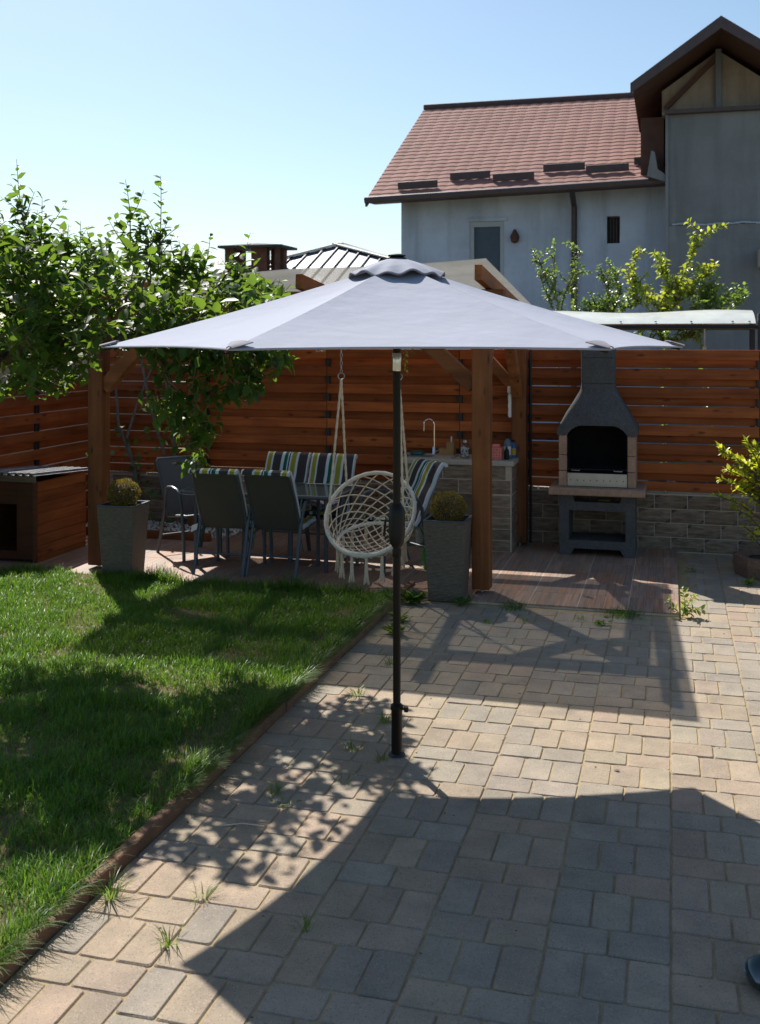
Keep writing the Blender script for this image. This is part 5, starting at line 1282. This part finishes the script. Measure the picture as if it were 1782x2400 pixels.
col = tints(len(u), [(.054, .145, .013), (.072, .175, .016), (.038, .115, .013), (.098, .195, .022)], .15)
dry = RNG.random(len(u)) < np.clip(.03-.16*n1-.1*n2, .01, .35); col[dry] = tints(dry.sum(), [(.24, .20, .085), (.17, .16, .06)], .15)
Vv, Tt, Cc = blades(np.c_[u, v, samp(G3, u, v)-.004], h, RNG.uniform(.15, 1.1, len(u)), RNG.uniform(.0028, .0055, len(u)), col)
o = put('grass', np_mesh('grass', Vv, Tt, M['grass'], Cc)); o['kind'] = 'stuff'
# long, partly dry grass falling over the kerb
N = 13000; v = RNG.uniform(2.4, 7.9, N); cl = vnoise(np.zeros(N), v, 2.2, 2.); keep = RNG.random(N) < np.clip(.18+cl*.9+.55*(v > 4.4), .03, 1); v = v[keep]; N = len(v)
u = -2.04-RNG.random(N)*.09; col = tints(N, [(.05, .13, .015), (.065, .14, .02), (.17, .17, .06), (.04, .11, .014), (.045, .12, .014)], .16)
Vv, Tt, Cc = blades(np.c_[u, v, np.full(N, .035)], RNG.uniform(.035, .10, N)*np.clip(1+cl[keep]*.9, .5, 1.7), RNG.uniform(.1, 1.2, N), RNG.uniform(.002, .0042, N), col, RNG.normal(0, 1.7, N))
o = put('grass', np_mesh('kerb_grass', Vv, Tt, M['grass'], Cc)); o['kind'] = 'stuff'
N = 9000; v = RNG.uniform(2.6, 7.9, N); cl = vnoise(np.full(N, 4.), v, 1.7, 4.); keep = RNG.random(N) < np.clip(np.where(v > 4.2, .5, .02)+cl*.9, .02, 1); v = v[keep]; N = len(v)
Vv, Tt, Cc = blades(np.c_[-2.035-RNG.random(N)*.03, v, np.full(N, .03)], RNG.uniform(.05, .12, N), RNG.uniform(.9, 1.5, N), RNG.uniform(.0024, .0046, N), tints(N, [(.045, .12, .014), (.06, .13, .02), (.15, .15, .06), (.035, .10, .013)], .16), RNG.normal(-.2, .8, N))
o = put('grass', np_mesh('overhanging_grass', Vv, Tt, M['grass'], Cc)); o['kind'] = 'stuff'

N = 5000; u = RNG.uniform(-4.6, -1.95, N); cl = vnoise(u, np.zeros(N), 2.6, 7.); keep = RNG.random(N) < np.clip(.45+cl*1.3, .03, 1); u = u[keep]; cl = cl[keep]; N = len(u)
Vv, Tt, Cc = blades(np.c_[u, 7.96-RNG.random(N)*.12, np.full(N, .025)], RNG.uniform(.05, .13, N)*np.clip(1+cl, .6, 1.7), RNG.uniform(.2, 1., N), RNG.uniform(.0028, .005, N), tints(N, [(.04, .12, .012), (.055, .145, .016), (.03, .095, .012)], .15))
o = put('grass', np_mesh('edge_grass', Vv, Tt, M['grass'], Cc)); o['kind'] = 'stuff'

def tuft(u, v, n, hh, label, spread=.03, cols=None, name='grass_tuft', z=-.004):
    P = np.c_[RNG.normal(0, spread*.5, n), RNG.normal(0, spread*.5, n), np.zeros(n)]
    az = np.arctan2(P[:, 1], P[:, 0])+RNG.normal(0, .6, n)
    Vv, Tt, Cc = blades(P, RNG.uniform(.5, 1.2, n)*hh, RNG.uniform(.4, 1.3, n), RNG.uniform(.0025, .0045, n), tints(n, cols or [(.07, .14, .025), (.10, .16, .03), (.16, .17, .05)], .15), az)
    o = put(name, np_mesh(name, Vv, Tt, M['grass'], Cc)); o.location = (u, v, z)
    if n > 100: o.name = 'grass'; o['kind'] = 'stuff'; o['label'] = label; return o
    tag(o, label, 'grass tuft', 'grass tufts growing in the paving joints'); return o
TUF = [(-1.60, 3.22, 26, .075, 'grass tuft on the sunny paving, nearest the bottom left shadow corner'), (-1.20, 3.42, 22, .06, 'grass tuft touching the edge of the parasol shadow'), (-1.62, 3.52, 20, .06, 'grass tuft between sunny pavers, beside the kerb grass'),
       (-1.93, 3.42, 60, .11, 'wide grass clump leaning out over the sunny pavers at the kerb'), (-1.44, 5.38, 40, .07, 'green grass tuft left of the parasol tube collar'), (-1.50, 4.98, 34, .065, 'grass tuft left of the parasol foot'), (-1.33, 4.90, 26, .05, 'grass tuft touching the parasol foot'),
       (-1.42, 4.62, 14, .045, 'tiny grass tuft below the parasol foot, left side'), (-1.68, 4.40, 30, .06, 'dark grass tuft in the leaf shadow on the paving'), (-1.70, 5.75, 44, .07, 'grass tuft beside the kerb at the roof shadow edge'), (-1.66, 6.35, 44, .07, 'grass tuft in the roof shadow beside the kerb'),
       (-1.25, 7.45, 26, .05, 'grass tuft on the paving below the right planter'), (-.62, 7.72, 22, .05, 'grass tuft at the middle of the tiled floor edge'), (-1.0, 7.55, 20, .045, 'small grass tuft in the shaded paving before the floor edge')]
for t in TUF: tuft(*t)
tuft(-.33, 7.93, 420, .055, 'dense low cushion of grass along the broken tile edge', .13, [(.04, .11, .02), (.055, .13, .02)])
tuft(-1.12, 7.9, 160, .07, 'long grass growing along the floor edge under the pergola post', .09, [(.05, .12, .02), (.07, .13, .03)])
def weed(u, v, n, L, hh, label, cols=GF, width=.55, z=0.):
    t = thing('weed', label, 'weed', (u, v, z), 0, 'leafy weeds along the paving'); az = RNG.uniform(0, 6.28, n); el = RNG.uniform(.1, 1.0, n)*hh
    P = np.c_[RNG.normal(0, .02, n), RNG.normal(0, .02, n), RNG.uniform(0, .02, n)]
    put('leaves', leaves_mesh('leaves', P, np.c_[np.cos(az), np.sin(az), el], np.array([[0, 0, 1.]])+rvec(n)*.2, RNG.uniform(.6, 1.1, n)*L, tints(n, cols), M['leaf_far'], width, True), t); return t
weed(-1.88, 7.86, 60, .13, 1.6, 'big dandelion clump at the corner of lawn and tiled floor', [(.03, .085, .02), (.04, .10, .022)])
weed(-1.80, 7.0, 34, .11, 1.1, 'dark broad leaved weed growing over the kerb, below the dandelions', [(.03, .08, .02)])
weed(-1.86, 7.35, 26, .10, 1.0, 'leafy weed at the end of the kerb', [(.035, .09, .02)])
weed(-1.52, 7.90, 34, .09, 1.0, 'dandelion at the foot of the right planter', [(.04, .10, .02), (.07, .14, .03)])
weed(-.47, 7.62, 26, .055, .5, 'flat dark weed on the paving, below the grass cushion')
sprig('weed', 'upright bright green weed at the right corner of the tiled floor', 'weed', (.08, 8.0, 0), [[(0, 0, 0), (.02, 0, .1), (.0, 0, .2)], [(0, 0, 0), (-.08, -.02, .08), (-.1, -.02, .12)], [(0, 0, 0), (.08, -.03, .06), (.14, -.05, .07)], [(0, 0, 0), (.05, .02, .1), (.09, .03, .15)]], 110, .05, GY, M['leaf_far'], r=.003, group='leafy weeds along the paving')
weed(.62, 9.18, 30, .07, 1.2, 'bright weed at the front of the planting ring', GY)
weed(.16, 9.55, 12, .05, .8, 'small weed in the shade between floor and planting ring')
weed(-1.60, 4.30, 10, .04, .6, 'tiny weed in the leaf shadow beside the dark grass tuft')

# ------------------------------------------------------------------ small things
GD = thing('glass_dish', 'round dark greenish glass dish lying on the paving at the right edge', 'dish', (cf(1.235, 3.30, 0)[0], cf(1.235, 3.30, 0)[1], .004))
MB().lathe([(.0, .002), (.07, .002), (.092, .018), (.1, .034), (.104, .035), (.103, .028), (.096, .010), (.075, -.002), (.0, -.002)], 40, cap=False).build('bowl', M['dish'], GD, smooth=True)
PS = MB().lathe([(.001, 0), (.016, .004), (.018, .012), (.01, .02), (.001, .021)], 9).build('pebble', M['terra'], smooth=True); PS.location = (-.45, 7.83, 0); tag(PS, 'small reddish pebble by the broken tile edge', 'stone')
DL = thing('dry_leaf', 'small curled brown leaf lying on the sunny paving at the right', 'leaf', (*cf(1.11, 4.93, 0)[:2], .004))
put('blade', np_mesh('blade', LEAF_V*.032, LEAF_T, plain('dry_leaf_brown', (.12, .06, .03), .8), None, True), DL, None, (0, 0, 1.2))
TW = MB().tube([(0, 0, 0), (.08, .03, .006), (.17, .04, .002)], .0022, 5).build('dry_straw', M['rope']); TW.location = (-1.78, 4.05, .004); tag(TW, 'dry straw lying in the leaf shadow near the kerb', 'straw')
n = 170; gp = np.array([(RNG.uniform(-1.95, 2.6), RNG.uniform(2.6, 9.2), .002) for _ in range(n)])
Vv = (gp[:, None]+oc[None]*RNG.uniform(.0018, .0062, (n, 1, 1))*np.array([1, 1, .6])).reshape(-1, 3); Tt = (ot[None]+6*np.arange(n)[:, None, None]).reshape(-1, 3)
o = put('grit', np_mesh('grit', Vv, Tt, M['pot_soil'])); o['kind'] = 'stuff'
